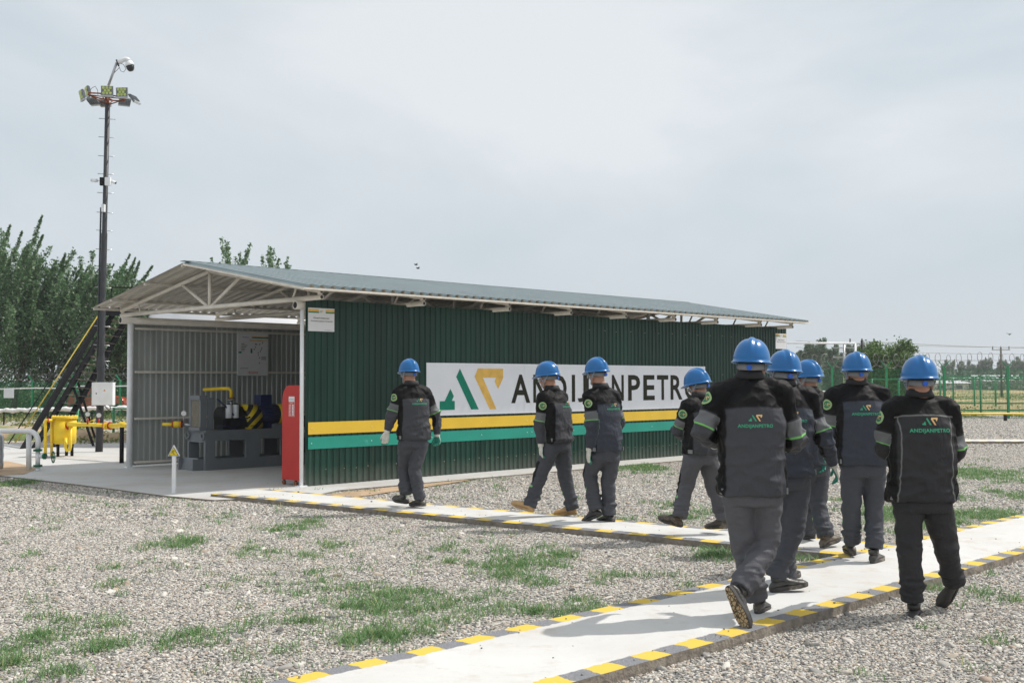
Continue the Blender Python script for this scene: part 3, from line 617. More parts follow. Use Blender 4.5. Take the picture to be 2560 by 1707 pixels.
OFFR=-.12
# radiator
m=MB(); m.bb((.62+OFFR,3.86,.78),(.74+OFFR,3.90,1.40)); m.bb((.62+OFFR,4.18,.78),(.74+OFFR,4.22,1.40)); m.bb((.60+OFFR,3.861,1.32),(.76+OFFR,4.219,1.402)); m.bb((.60+OFFR,3.861,.782),(.76+OFFR,4.219,.84)); m.build('radiator_frame',M['grey_frame'],sk)
m=MB(); m.bb((.63+OFFR,3.905,.845),(.73+OFFR,4.175,1.315))
for k in range(26): q=3.908+k*.0103; m.bb((.622+OFFR,q,.846),(.63+OFFR,q+.003,1.314))
m.build('radiator_core',M['alu'],sk)
m=MB(); m.bb((.765+OFFR,3.84,.80),(.87+OFFR,3.88,1.36)); m.build('side_shroud',M['grey_frame'],sk)
# engine block lumps
m=MB()
m.bb((1.0,3.95,.775),(1.75,4.25,1.02)); m.tube([(1.0,4.1,1.02),(1.55,4.1,1.02)],.17,16); m.tube([(1.60,4.1,.98),(1.66,4.1,.98)],.24,20); m.bb((1.1,3.88,.82),(1.5,3.95,.95)); m.tube([(1.15,3.95,1.15),(1.32,4.0,1.22),(1.5,4.05,1.12)],.035,8); m.ball((1.45,3.97,.9),.09,8); m.tube([(1.52,3.9,.84),(1.70,3.9,.84)],.05,10)
m.build('compressor_block',M['engine'],sk)
for u in (1.07,1.21):
    m=MB().tube([(u,3.86,.99),(u,3.86,1.0),(u,3.86,1.22),(u,3.86,1.235)],[.05,.058,.058,.045],18); m.tube([(u,3.86,1.235),(u,3.86,1.26)],.03,10,1); m.build('oil_filter',[M['filter'],M['engine']],sk)
MB().tube([(.85,3.9,1.34),(1.0,3.85,1.2),(1.15,3.84,1.05),(1.35,3.84,.96),(1.5,3.84,1.0)],.014,8).build('hose',M['blue_motor'],sk)
MB().tube([(.86,3.9,.82),(1.0,3.84,.86),(1.15,3.84,.80),(1.3,3.84,.9)],.012,8).build('hose',M['blue_motor'],sk)
MB().tube([(1.0,3.9,1.12),(1.08,3.9,1.22),(1.2,3.9,1.24)],.012,8).build('hose',M['engine'],sk)
m=MB(); yp=[(1.08,4.75,1.50),(1.22,4.27,1.52),(1.27,4.19,1.52),(1.30,4.16,1.48),(1.30,4.16,1.34)]
m.tube(yp,.032,12); m.build('gas_pipe',M['yellow'],sk)
m=MB(); m.cyl((1.30,4.16,1.335),(1.30,4.16,1.35),.068,16); m.cyl((1.30,4.16,1.305),(1.30,4.16,1.32),.068,16,1); m.cyl((1.30,4.16,1.15),(1.30,4.16,1.305),.03,12,1); m.build('pipe_flange',[M['rust'],M['steel']],sk)
# striped guard
def stripes_mat():
    m_,nt,b=newmat('hazard_stripes'); tc=N(nt,'ShaderNodeTexCoord'); sx=N(nt,'ShaderNodeSeparateXYZ'); nt.links.new(tc.outputs['Object'],sx.inputs[0])
    s=math2(nt,'FRACT',math2(nt,'MULTIPLY',math2(nt,'SUBTRACT',sx.outputs[2],math2(nt,'MULTIPLY',sx.outputs[0],.9)),5.0))
    nt.links.new(mixc(nt,step(nt,s,.5,.01),(.75,.55,.02),(.01,.01,.01)),b.inputs['Base Color']); b.inputs['Roughness'].default_value=.4; return m_
m=MB(); m.loft([[Vector((u,4.10-.25*math.cos(a),.78 if (a<0 or a>math.pi) else .95+.28*math.sin(a))) for a in np.linspace(-.4,math.pi+.4,14)] for u in (1.46,1.78)]); m.build('striped_guard',stripes_mat(),sk)
m=MB(); m.tube([(1.70,4.1,1.03),(1.72,4.1,1.03),(2.12,4.1,1.03)],[.16,.19,.19],22)
for k in range(14): a=k*.45; m.box((1.92,4.1+.195*math.cos(a),1.03+.195*math.sin(a)),(.38,.008,.025),0,0,Matrix.Rotation(a,3,'X'))
m.bb((1.75,3.98,.775),(2.05,4.22,.88)); m.bb((1.72,3.98,1.19),(1.96,4.2,1.40)); m.tube([(1.72,3.95,1.24),(1.65,3.93,1.12),(1.69,3.92,.98)],.018,6); m.build('motor',M['blue_motor'],sk).location.x=.10
MB().tube([(2.12,4.1,1.03),(2.26,4.1,1.03),(2.32,4.1,1.03)],[.195,.195,.15],22).build('motor_fan_cover',M['yellow'],sk).location.x=.10
m=MB(); m.bb((1.98,3.78,.78),(2.16,3.86,.86)); m.ball((2.03,3.8,.87),.012,5); m.build('switch_box',M['grey_frame'],sk)
m=MB(); m.bb((2.45,3.85,.30),(2.85,4.3,.58)); m.bb((2.0,4.0,.775),(3.6,4.2,.83)); m.tube([(2.9,4.1,.9),(3.5,4.1,.9)],.09,10); m.build('lower_unit',M['engine'],sk)
# inlet pipe left of skid
m=MB(); m.tube([(.19,4.63,.885),(.33,4.47,.88)],.032,12); m.tube([(.32,4.48,.885),(.42,4.38,.885)],.058,14); m.build('inlet_pipe',M['yellow'],sk)
for a,b in (((.31,4.49,.885),(.32,4.48,.885)),((.42,4.38,.885),(.43,4.37,.885))): MB().cyl(a,b,.066,14).build('inlet_flange',M['red'],sk)
m=MB(); m.tube([(.43,4.37,.885),(.58,4.22,.86)],.03,10); m.tube([(.45,4.35,.9),(.45,4.35,1.04)],.008,6); m.cyl((.443,4.34,1.08),(.458,4.36,1.08),.05,14); m.build('steel_valve',M['steel'],sk)
m=MB().cyl((.436,4.332,1.08),(.442,4.339,1.08),.044,16); m.build('pressure_gauge',M['gauge'],sk)
# red fire board on wheels
fb=shed_thing('fire_board','tall red rounded board on castors at the open corner of the shed','board')
def WALLX(px,py,w):  # point on plane w=const (along shed end)  
    return None
pa=G(723,1204,.08); pb_=G(757,1206,.08)
# board stands across the opening
a0=Vector((-.06,.10,0)); m=MB(); W_=.62; Hh=1.43; r_=.24
pl=[(0,0),(W_,0),(W_,Hh-r_)]+[(W_-r_+r_*math.cos(t_),Hh-r_+r_*math.sin(t_)) for t_ in np.linspace(.15,math.pi/2,8)]+[(0,Hh)]
m.prism(pl,lambda x,y,t_:(-.04+t_,.05+x*.74,.16+y),.05); m.build('board',M['red'],fb)
m=MB(); m.bb((-.046,.18,1.12),(-.042,.33,1.42)); m.build('label_plate',M['placard'],fb)
m=MB(); m.bb((-.049,.185,1.125),(-.0465,.325,1.34)); m.build('label_red_field',M['red_label'],fb)
m=MB(); fr=lambda x,y:(-.0505,.325-x*.14,1.125+y*.21)
for k in range(8): m.add([fr(.03,.06+.1*k),fr(.5-.06*(k%3),.06+.1*k),fr(.5-.06*(k%3),.1+.1*k),fr(.03,.1+.1*k)],[(0,1,2,3)]); m.add([fr(.62,.05+.1*k),fr(.95,.05+.1*k),fr(.95,.12+.1*k),fr(.62,.12+.1*k)],[(0,1,2,3)])
text_fit(m,'ПОЖАР',.2,.8,.88,.96,fr,0,.02); fr2=lambda x,y:(-.0475,.325-x*.14,1.34+y*.08); m.build('label_text',M['placard'],fb)
m=MB(); text_fit(m,'ANDIJANPETRO',.08,.9,.35,.5,fr2,0,.02); m.build('label_heading',M['letter_dark'],fb)
for w in (.17,.48):
    m=MB(); m.cyl((-.035,w,.115),(-.005,w,.115),.034,12); m.bb((-.03,w-.02,.12),(-.01,w+.02,.165),1); m.build('castor',[M['rust'],M['black_metal']],fb)
# warning sign post
p=G(434.5,1246,.0); ws=thing('warning_post','short white post with yellow triangular trip warning sign at the pad edge','sign post',(p.x,p.y,0))
Kz=.56
MB().bb((-.024,-.024,-.02),(.024,.024,.60)).build('post',M['white_paint'],ws)
def tri(m,s,yy,cz):
    v=[]
    for yy_ in (yy,yy+.003): v+=[(-s,yy_,cz-s*.62),(s,yy_,cz-s*.62),(0,yy_,cz+s*1.12)]
    m.add(v,[(0,1,2),(5,4,3),(0,3,4,1),(1,4,5,2),(2,5,3,0)],0)
m=MB(); v=[(-.083,-.026,.60),(.083,-.026,.60),(0,-.026,.755),(-.083,.01,.60),(.083,.01,.60),(0,.01,.755)]; m.add(v,[(0,1,2),(5,4,3),(0,3,4,1),(1,4,5,2),(2,5,3,0)]); m.build('sign_body',M['white_paint'],ws)
m=MB(); tri(m,.072,-.030,.650); m.build('triangle_border',M['letter_dark'],ws)
m=MB(); tri(m,.062,-.034,.650); m.build('triangle_face',M['sign_yellow'],ws)
m=MB(); Y=-.037
q_=lambda a:(a[0]*.5,Y,.655+(a[1]-.75)*.5)
m.ball(q_((.005,.80)),(.006,.002,.006),5)
for a,b in (((0,.785),(-.03,.745)),((-.002,.775),(.03,.775)),((.03,.775),(.045,.79)),((-.005,.77),(-.04,.79)),((-.03,.745),(.005,.73)),((.005,.73),(.0,.705)),((-.03,.745),(-.045,.72)),((.0,.705),(.04,.695))):
    m.beam(q_(a),q_(b),.003,.006,0,(0,1,0))
m.build('pictogram',M['letter_dark'],ws)
# ------------------------------------------------------------------ lamp mast
mb_=G(247.5,1129,.08); YM=mb_.y
mast=thing('lamp_mast','tall dark steel mast with climbing rungs and a ring of floodlights, left of the shed','lamp mast',tuple(mb_))
r_=rel(mast); tp=D(269,262,YM)
lean=lambda z: r_(Vector((mb_.x+(tp.x-mb_.x)*(z-.08)/(tp.z-.08),YM,z)))
m=MB(); zs=[.08,2.2,2.25,5.0,5.05,tp.z]; m.tube([lean(z) for z in zs],[.082,.082,.066,.066,.055,.055],14); m.build('pole',M['dark_pole'],mast)
m=MB(); m.tube([lean(z)+Vector((-.085,-.02,0)) for z in (1.9,3,4.2,5.6)],.02,6); m.build('cable_duct',M['dark_pole'],mast)
for py in (298,344,391,436,483,532,577,624,673,719,768,816,863,902):
    c=r_(D(262 if py<700 else 255,py,YM)); c.x=lean(c.z+mb_.z).x
    MB().tube([c+Vector((-.185,0,.015)),c+Vector((.185,0,-.01))],.009,6).build('rung',M['steel'],mast)
zt=tp.z-mb_.z
c0=lean(tp.z)
m=MB(); rc=r_(D(267,243,YM)); ring=[rc+Vector((.42*math.cos(a),.40*math.sin(a),-.05*math.cos(a)+.02*math.sin(a))) for a in np.linspace(0,2*math.pi,9)[:-1]]
m.tube(ring,.018,6,0,False,True); ft=r_(D(270,263,YM)); m.tube([lean(tp.z),rc],.045,10)
for k in range(0,8,2): m.tube([ring[k],ft],.013,6); m.tube([ring[k],rc],.014,6)
m.build('head_frame',M['rust'],mast)
def flood(c,facing,tilt,w=.26,h=.20,front=True):
    o=bpy.data.objects.new('floodlight',None)
    Rm=(Matrix.Rotation(facing,4,'Z')@Matrix.Rotation(tilt,4,'X'))
    m=MB(); T=lambda p:(Rm@Vector(p)); 
    def bb(a,b,mi=0):
        a=Vector(a);b=Vector(b); m.box(T((a+b)/2)+c,[abs(q) for q in b-a],0,mi,Rm.to_3x3())
    bb((-w/2,-.02,-h/2),(w/2,.02,h/2)); bb((-w/2,-.03,-h/2-.04),(w/2,.02,-h/2),1)
    for k in range(5): bb((-w/2+.02+k*w*.21,.02,-h/2+.02),(-w/2+.03+k*w*.21,.04,h/2-.02))
    f=m.build('floodlight',[M['grey_frame'],M['steel']],mast)
    m=MB()
    for j,n in enumerate((3,2,3)):
        for i in range(n):
            x=(i-(n-1)/2)*w*.29; z=(j-1)*h*.29; m.cyl(T((x,-.021,z))+c,T((x,-.034,z))+c,.031,12)
    m.build('led_lenses',M['led'],f)
cD=lambda px,py,dy: r_(D(px,py,YM+dy))
for px,py,dy,fa,ti in ((268,227,-.42,.12,.1),(305,231,-.35,-.08,.08),(205,237,-.2,-.95,.25),(219,228,.1,-1.0,.25),(233,253,.5,math.pi-.35,-1.0),(259,257,.6,math.pi-.2,-1.1),(335,247,.0,-1.8,.7),(312,254,.5,math.pi+.5,-1.0)):
    flood(cD(px,py,dy),fa,ti)
MB().tube([cD(222,243,0),cD(228,222,.1),cD(238,216,.1),cD(244,226,.1),cD(245,238,0)],.006,5).build('cable',M['rubber_and_pipe_shade'],mast)
# dome camera on arm
dc=thing('dome_camera','white dome camera hanging from a bent arm above the floodlights','camera',tuple(tp))
q_=rel(dc); E_=lambda px,py,dy=0: q_(D(px,py,YM+dy))
MB().tube([E_(271,215),E_(292,157)],.03,8).build('arm_post',M['steel'],dc)
m=MB(); m.tube([E_(291,150),E_(297,166)],.02,6); m.build('wall_plate',M['dark_pole'],dc)
m=MB(); m.tube([E_(296,157),E_(306,152),E_(314,148),E_(318,149),E_(321,154)],[.05,.05,.05,.055,.07],12); m.build('bracket',M['white_paint'],dc)
ax=(E_(327,178)-E_(321,152)).normalized()
m=MB(); m.tube([E_(321,152),E_(322,155),E_(323.5,161),E_(325,166)],[.03,.075,.095,.10],18); m.build('housing',M['white_paint'],dc)
m=MB(); m.tube([E_(325,165.5),E_(326,170),E_(327,174.5),E_(327.8,178),E_(328,179)],[.092,.09,.075,.05,.01],18); m.build('dome',mat('smoked_dome',(.015,.016,.018),.08),dc)
m=MB(); m.tube([E_(297,166),E_(302,178),E_(309,181),E_(315,173),E_(309,162),E_(301,159)],.006,5); m.tube([E_(298,170),E_(290,178),E_(279,190),E_(272,205),E_(270,214)],.006,5); m.build('cable',M['rubber_and_pipe_shade'],dc)
# small bullet cameras and boxes on the mast
for nm,lab,pts,rr,mi in (('bullet_camera','white bullet camera pointing left halfway up the mast',[(229,451),(243,452)],.04,0),('bullet_camera','small white bullet camera pointing right halfway up the mast',[(279,453.5),(289,457.5)],.035,0)):
    a=D(*pts[0],YM-.05);b=D(*pts[1],YM-.05); t=thing(nm,lab,'camera',tuple((a+b)/2),0,'bullet cameras on the mast'); k=rel(t)
    MB().tube([k(a),k(b)],rr,10).build('body',M['white_paint'],t)
    e=k(b if nm and pts[0][0]<240 else a); c=k(D(257 if pts[0][0]<240 else 268,453,YM-.03)); MB().tube([e,c],.014,6).build('bracket',M['white_paint'],t)
    g=k(a if pts[0][0]<240 else b); d=(k(a)-k(b)).normalized()*(1 if pts[0][0]<240 else -1); MB().cyl(g,g+d*.01,rr*.8,10).build('lens',M['rubber_and_pipe_shade'],t)
c=D(270,454,YM-.1); t=tag(MB().bb(c+Vector((-.06,-.04,-.09)),c+Vector((.06,.04,.09))).build('junction_box',M['white_paint']),'white junction box behind the bullet cameras on the mast','box')
c=D(255.5,454,YM-.1); t=tag(MB().bb(c+Vector((-.045,-.04,-.09)),c+Vector((.045,.04,.09))).build('junction_box',M['black_metal']),'small black junction box left of the white one on the mast','box')
c=D(258.5,520.5,YM-.1); t=tag(MB().bb(c+Vector((-.035,-.04,-.085)),c+Vector((.035,.04,.085))).build('radio_antenna',M['white_paint']),'narrow white antenna box on the mast below the cameras','antenna')
# electrical cabinet
c=D(260,984,YM-.12); el=thing('electrical_cabinet','white electrical cabinet with small warning triangle fixed low on the mast','cabinet',tuple(c))
m=MB(); m.bb((-.235,-.11,-.255),(.235,.05,.255)); m.build('box',M['white_paint'],el)
m=MB(); m.bb((-.195,-.125,-.245),(.23,-.112,.25)); m.build('door',M['white_paint'],el)
m=MB(); m.add([(.03,-.128,.06),(.08,-.128,.06),(.055,-.128,.10)],[(0,1,2)]); m.build('warning_triangle',mat('orange_mark',(.6,.2,.01),.5),el)
m=MB(); m.bb((-.135,-.135,-.01),(-.12,-.125,.02)); m.build('lock',M['dark_pole'],el)
m=MB(); m.tube([(0,0,-.25),(.1,0,-.36),(.16,0,-.34),(.13,0,-.27)],.01,6); m.tube([(-.1,0,-.25),(-.13,0,-.33),(-.05,0,-.38),(-.02,.02,-.3)],.012,6); m.build('cable',M['rubber_and_pipe_shade'],el)
# ------------------------------------------------------------------ stair
f0=Vector(G(92,1118,.06)); 
M['rail_yellow']=mat('rail_yellow',(.40,.29,.03),.5,0,.2,5)
st=thing('steel_stair','black steel stair with thin yellow handrail rising behind the lamp mast','stair',tuple(f0)); k=rel(st)
a=D(84,1078,27.0); b=D(264,776,29.8); a=a+(a-b)*.14; sides=[Vector((0,0,0)),Vector((.17,.12,-.07)),Vector((.40,.60,-.12))]
for off in sides: MB().beam(k(a+off),k(b+off),.06,.15).build('stringer',M['black_metal'],st)
M['tread']=mat('stair_tread',(.20,.17,.14),.8)
for i in range(1,18):
    t_=i/18; c=a.lerp(b,t_); p=c+sides[1]; q=c+sides[2]; m=MB(); m.beam(k(p),k(q),.22,.012); m.build('tread',M['tread'],st); 
for mt,rr_,p0,p1 in (('rail_yellow',.015,(62.5,1069),(249,783)),('black_metal',.014,(47,1069),(240,774))):
    u_,v_=D(*p0,26.8),D(*p1,29.6); MB().tube([k(u_+(u_-v_)*.12),k(v_)],rr_,8).build('handrail',M[mt],st)
for t_ in (.2,.4,.6,.8): c=a.lerp(b,t_); e_=D(62.5+186.5*t_,1069-286*t_,26.8+2.8*t_); MB().tube([k(c),k(e_)],.010,6).build('baluster',M['flange_green'],st)
for p0,p1 in (((180,957),(234.7,1118)),((195,957),(240,1102))):
    g_=G(*p1,.05); MB().tube([k(D(*p0,28.3)),k(g_)],.032,8).build('support_leg',M['black_metal'],st)
m=MB(); c=b+Vector((.6,.3,.12)); m.box(k(c),(1.5,.9,.08)); m.box(k(c+Vector((0,-.45,-.12))),(1.5,.05,.3)); m.build('landing',M['black_metal'],st)
m=MB(); 
for x in (-.7,0,.7): m.tube([k(c+Vector((x,.4,0))),k(c+Vector((x,.4,.55)))],.02,6)
m.tube([k(c+Vector((-.7,.4,.55))),k(c+Vector((.7,.4,.55)))],.022,6); m.build('landing_rail',M['black_metal'],st)
# ------------------------------------------------------------------ white storage tank behind the shed
tk=thing('storage_tank','large white storage tank glimpsed through the gap under the shed roof','tank',(-6.75,31,0))
MB().tube([(0,0,0),(0,0,3.95)],3.15,64).build('shell',M['tank_white'],tk)
m=MB().tube([(0,0,3.95),(0,0,3.98),(0,0,4.12)],[3.2,3.2,.3],64); m.build('lid',M['tank_white'],tk)
# ------------------------------------------------------------------ yellow separator
c=G(161,1140,.08); sp_=thing('separator_vessel','yellow cylindrical gas vessel with bolted lid on black legs, left of the lamp mast','vessel',tuple(c)); YS=c.y; k=rel(sp_)
Q=lambda px,py,dy=0: k(D(px,py,YS+dy))
zt_,zb_=Q(161,1046).z,Q(161,1107).z; R1=.235
m=MB().tube([(0,0,zb_-.02),(0,0,zb_),(0,0,zt_)],[.18,R1,R1],32); m.build('shell',M['yellow'],sp_)
m=MB().tube([(0,0,zt_),(0,0,zt_+.02)],R1+.03,32); m.tube([(0,0,zt_+.026),(0,0,zt_+.046)],R1+.03,32)
for j in range(20): a=j*math.pi/10; m.cyl((math.cos(a)*(R1+.012),math.sin(a)*(R1+.012),zt_-.015),(math.cos(a)*(R1+.012),math.sin(a)*(R1+.012),zt_+.07),.010,6)
m.build('bolted_lid',M['yellow'],sp_)
for x,y in ((-.09,-.12),(.14,.05),(-.02,.16)): MB().cyl((x,y,0),(x,y,zb_),.032,10).build('leg',M['black_metal'],sp_)
pl=thing('yellow_gas_pipe','yellow gas pipe with red valves and two round gauges between the vessel and the shed','pipe',tuple(D(240,1062,YS-.3)));k=rel(pl); Q=lambda px,py,dy=0: k(D(px,py,YS+dy))
m=MB(); m.tube([Q(168,1062,-.15),Q(178,1060,-.32),Q(185,1060,-.4),Q(205,1061,-.5)],[.055,.06,.05,.04],12); m.tube([Q(205,1061,-.5),Q(228,1061,-.6),Q(262,1063,-.9)],[.042,.038,.036],12); m.tube([Q(262,1064,-.9),Q(268,1064,-.95)],.07,14); m.tube([Q(268,1064,-.95),Q(345,1064,-1.6)],.05,12); m.tube([Q(300,1062,-1.2),Q(312,1063,-1.3)],.065,12)
m.build('pipe',M['yellow'],pl)
m=MB(); m.tube([Q(176,1068,-.3),Q(176,1115,-.3),Q(174,1124,-.3),Q(167,1126,-.3),Q(164,1118,-.3),Q(164,1095,-.25)],.034,12); m.build('drain_loop',M['yellow'],pl)
for px,dy in ((263,-.9),(275,-1.0),(172,-.2)): MB().cyl(Q(px,1064,dy),Q(px+1.3,1064,dy-.012),.078 if px>200 else .085,16).build('flange',M['red'],pl)
for px,gy,dy in ((219,1035,-.6),(247,1038,-.72)):
    MB().cyl(Q(px,1060,dy),Q(px,1046,dy),.02,8).build('red_valve',M['red'],pl)
    m=MB(); m.cyl(Q(px,gy,dy-.02),Q(px,gy,dy+.02),.052,18); m.build('pressure_gauge',M['steel'],pl)
    MB().cyl(Q(px,gy,dy-.024),Q(px,gy,dy-.021),.044,18).build('gauge_face',M['gauge'],pl)
MB().tube([Q(222,1054,-.62),Q(238,1048,-.62)],.01,6).build('valve_lever',M['yellow'],pl)
c=G(304,1157,.08); MB().cyl(k(c),k(Vector((c.x,c.y,D(304,1068,c.y).z))),.042,12).build('pipe_support',M['black_metal'],pl)
lp=thing('yellow_riser_pipes','pair of slim yellow riser pipes bent over beside the yellow vessel','pipe',tuple(G(115,1145,.08)));k=rel(lp)
for px,bx in ((113.5,1),(129,0)):
    pts=[Q(113.5,1136,-.25)] 
m=MB(); QQ=lambda px,py,dy=0:k(D(px,py,YS-.3+dy)); m.tube([QQ(113.5,1142),QQ(113.5,1056),QQ(115,1050),QQ(121,1050.5),QQ(133,1051,.1)],.032,12); m.build('outer_pipe',M['yellow'],lp)
m=MB(); m.tube([QQ(129,1142,.15),QQ(129,1052,.15)],.028,12); m.build('inner_pipe',M['yellow'],lp)
MB().cyl(QQ(121,1050.5),QQ(123,1050.5),.045,12).build('flange',M['red'],lp)
# ------------------------------------------------------------------ white pipe left
c=G(95,1176,.08); YP=c.y; wp_=thing('white_pipe','thick white pipe coming from the left and bending down with green flanges','pipe',tuple(c)); k=rel(wp_); Q=lambda px,py,dy=0:k(D(px,py,YP+dy))
arc=[Q(-260,1077),Q(70,1077)]+[Q(70+25*math.sin(a),1102-25*math.cos(a)) for a in np.linspace(.2,math.pi/2,7)]+[Q(95,1122)]
MB().tube(arc,.045,16).build('pipe',M['white_paint'],wp_)
MB().tube([Q(94.5,1128),Q(94.5,1162)],.04,16).build('valve_body',M['white_paint'],wp_)
MB().tube([Q(94.5,1168),Q(94.5,1178)],.042,16).build('foot',M['white_paint'],wp_)
for py in (1123.5,1126.5,1162.5,1165.5): MB().tube([Q(94.5,py-1.1),Q(94.5,py+1.1)],.078,20).build('flange',M['flange_green'],wp_)
MB().tube([Q(72,1085,.12),Q(72,1175,.12)],.045,16).build('support_post',M['white_paint'],wp_)
MB().tube([Q(98,1140),Q(112,1140,-.02)],.04,14).build('side_branch',M['white_paint'],wp_)
MB().tube([Q(110,1140,-.02),Q(113,1140,-.03)],.055,18).build('flange',M['flange_green'],wp_)
m=MB(); m.tube([Q(114,1142,-.03),Q(128,1142,-.06)],.02,10); m.build('stem',M['steel'],wp_)
hc=Q(133,1142,-.1); m=MB(); hx=Vector((.62,-.78,0)).normalized(); hy=Vector((0,0,1)); hn=hx.cross(hy)
m.tube([hc+(hx*math.cos(a)+hy*math.sin(a))*.10 for a in np.linspace(0,6.283,25)[:-1]],.009,6,0,False,True)
for a in (0,1.57,3.14,4.71): m.tube([hc,hc+(hx*math.cos(a)+hy*math.sin(a))*.10],.008,6)
m.tube([hc-hn*.03,hc+hn*.03],.02,8); m.build('hand_wheel',M['flange_green'],wp_)
fl=thing('insulated_pipe','vertical pipe wrapped in crinkled silver foil at the left edge','pipe',tuple(G(-4,1172,.08))); k=rel(fl)
pts=[k(D(-6,py,YP-.3)) for py in np.linspace(1172,1082,9)]; MB().tube(pts,[.085,.1,.094,.102,.095,.104,.096,.1,.06],18).build('wrap',M['foil'],fl)
# ------------------------------------------------------------------ white wrapped pipeline, plaque, cable
wl=thing('wrapped_pipeline','long white pipeline wrapped in twisted cloth running across behind the stair','pipe',tuple(D(150,1022,40))); k=rel(wl)
pts=[];rr=[]
for i in range(90):
    t_=i/89; px=-120+460*t_; pts.append(k(D(px,1029-10*t_+1.2*math.sin(i*.9),40))); rr.append(.075+.012*math.sin(i*2.2)+.01*math.sin(i*.7))
MB().tube(pts,rr,12).build('wrap',M['white_wrap'],wl)
for px in (10,120,230,320): q=D(px,1030,40); MB().cyl(k(q),k(Vector((q.x,q.y,-.02))),.03,8).build('support',M['black_metal'],wl)
# ------------------------------------------------------------------ fences
def fence(name,label,pts,H,posts,cat='fence',arms='bend',spacing=.055,wire=.007,coil=True,step_z=.2,lean=0.):
    t=thing(name,label,cat,tuple(pts[0])); k=rel(t)
    for j,q in enumerate(posts):
        m=MB(); z=q.z; m.box(k(Vector((q.x,q.y,z+H/2))),(.085,.085,H)); 
        if arms=='bend': m.beam(k(Vector((q.x,q.y,z+H))),k(Vector((q.x-.16,q.y-.1,z+H+.26))),.06,.06)
        if arms=='Y':
            for s in(-1,1): m.beam(k(Vector((q.x,q.y,z+H-.02))),k(Vector((q.x+s*.20,q.y-.1*s,z+H+.28))),.035,.035)
        m.build('post',M['fence_green'],t)
    for j in range(len(posts)-1):
        a,b=posts[j],posts[j+1]; L_=(b-a).length; m=MB(); n=int(L_/spacing); d=(b-a)/n
        for i in range(1,n):
            p=a+d*i; w=wire; m.add([k(p+Vector((-w,0,.05))),k(p+Vector((w,0,.05))),k(p+Vector((w,0,H-.04))),k(p+Vector((-w,0,H-.04)))],[(0,1,2,3)])
            m.add([k(p+Vector((0,-w,.05))),k(p+Vector((0,w,.05))),k(p+Vector((0,w,H-.04))),k(p+Vector((0,-w,H-.04)))],[(0,1,2,3)])
        z=.08
        while z<H: m.beam(k(a+Vector((0,0,z))),k(b+Vector((0,0,z))),wire*1.6,wire*1.6); z+=step_z
        m.build('mesh_panel',M['mesh_green'],t)
    if coil:
        a,b=posts[0],posts[-1]; L_=(b-a).length; pts_=[];n=int(L_/(.42 if arms=='Y' else .6)*22)
        for i in range(n):
            t_=i/n; an=i/22*2*math.pi; p=a.lerp(b,t_)+Vector((0,0,H+.30)); d=(b-a).normalized()
            rd=.28+.03*math.sin(i*.13)
            pts_.append(k(p+Vector((0,0,1))*math.sin(an)*rd+Vector((-d.y,d.x,0))*math.cos(an)*rd*.8+d*math.cos(an)*rd*.85+Vector((0,0,.04*math.sin(i*.05)))))
        m=MB().tube(pts_,.011 if arms=='Y' else .007,4); m.tube([k(a+Vector((0,0,H+.30))),k(b+Vector((0,0,H+.30)))],.005,4); m.tube([k(a+Vector((0,0,H+.25))),k(b+Vector((0,0,H+.25)))],.005,4); m.build('razor_wire_coil',M['razor'],t)
    return t
posts=[D(px,900,y) for px,y in ((1830,48.5),(1950,48.2),(2079.7,47.9),(2215.4,47.6),(2359.6,47.2),(2518.5,46.8),(2680,46.4),(2850,46))]
for q in posts:q.z=0
fence('perimeter_fence','tall green mesh fence with forked posts and razor wire coils on the right',posts,2.2,posts,arms='Y')
lp_=[D(px,900,y) for px,y in ((-250,50),(-140,50),(-29,50),(81.6,50),(191,49.8),(301,49.6),(411,49.4),(520,49.2),(630,49))]
for q in lp_:q.z=0
fence('perimeter_fence','tall green mesh fence with bent post tops below the trees on the left',lp_,1.72,lp_,arms='bend',spacing=.05,wire=.007,step_z=.15)
# inner low enclosure on the right (open frames)
en=thing('low_enclosure','low green railed enclosure standing in the field behind the right fence','fence',tuple(D(2440,1028,62))); k=rel(en)
def frame(p0,p1,z0,z1,yA,yB=None,n=4):
    yB=yB or yA; a=D(p0,950,yA);b=D(p1,950,yB); m=MB()
    for z in (z0,z1): 
        A=Vector((a.x,a.y,z));B=Vector((b.x,b.y,z)); m.beam(k(A),k(B),.07,.07)
    m.build('rail',M['fence_green'],en)
    for i in range(n+1):
        q=a.lerp(b,i/n); MB().cyl(k(Vector((q.x,q.y,.0))),k(Vector((q.x,q.y,z1+.03))),.05,8).build('post',M['fence_green'],en)
frame(2180,2520,.16,1.72,57,56,5); frame(2520,2900,.16,1.72,56,55,4); frame(2180,2520,.3,1.86,66,66,4); frame(2488,2900,.3,1.86,66,66,4)
g=thing('low_gate','low green pipe gate frame on the pad edge behind the yellow pipe','gate',tuple(G(240,1108,0))); k=rel(g); yg=G(195,1102,0).y
for px in (185,194.5,284.5,330): q=D(px,1000,yg); MB().cyl(k(Vector((q.x,q.y,0))),k(Vector((q.x,q.y,.94))),.035,8).build('post',M['fence_green'],g)
for z,p0,p1 in ((.90,284,360),(.16,95,284),(.10,284,400)): MB().tube([k(Vector((D(p0,1000,yg).x,yg,z))),k(Vector((D(p1,1000,yg).x,yg,z)))],.02,8).build('rail',M['fence_green'],g)
wc=[D(px,py,47.5) for px,py in ((-150,975),(50,971),(90,970),(180,971),(200,965),(300,965),(420,963))]
tag(MB().tube(wc,.025,6).build('white_cable',M['white_paint']),'white cable strung along the left fence at mid height','cable')
c=D(22,983,47.3); tag(MB().box(c,(.42,.02,.39)).build('blank_plate',M['placard']),'blank grey-white square plate hung on the left fence','plate')
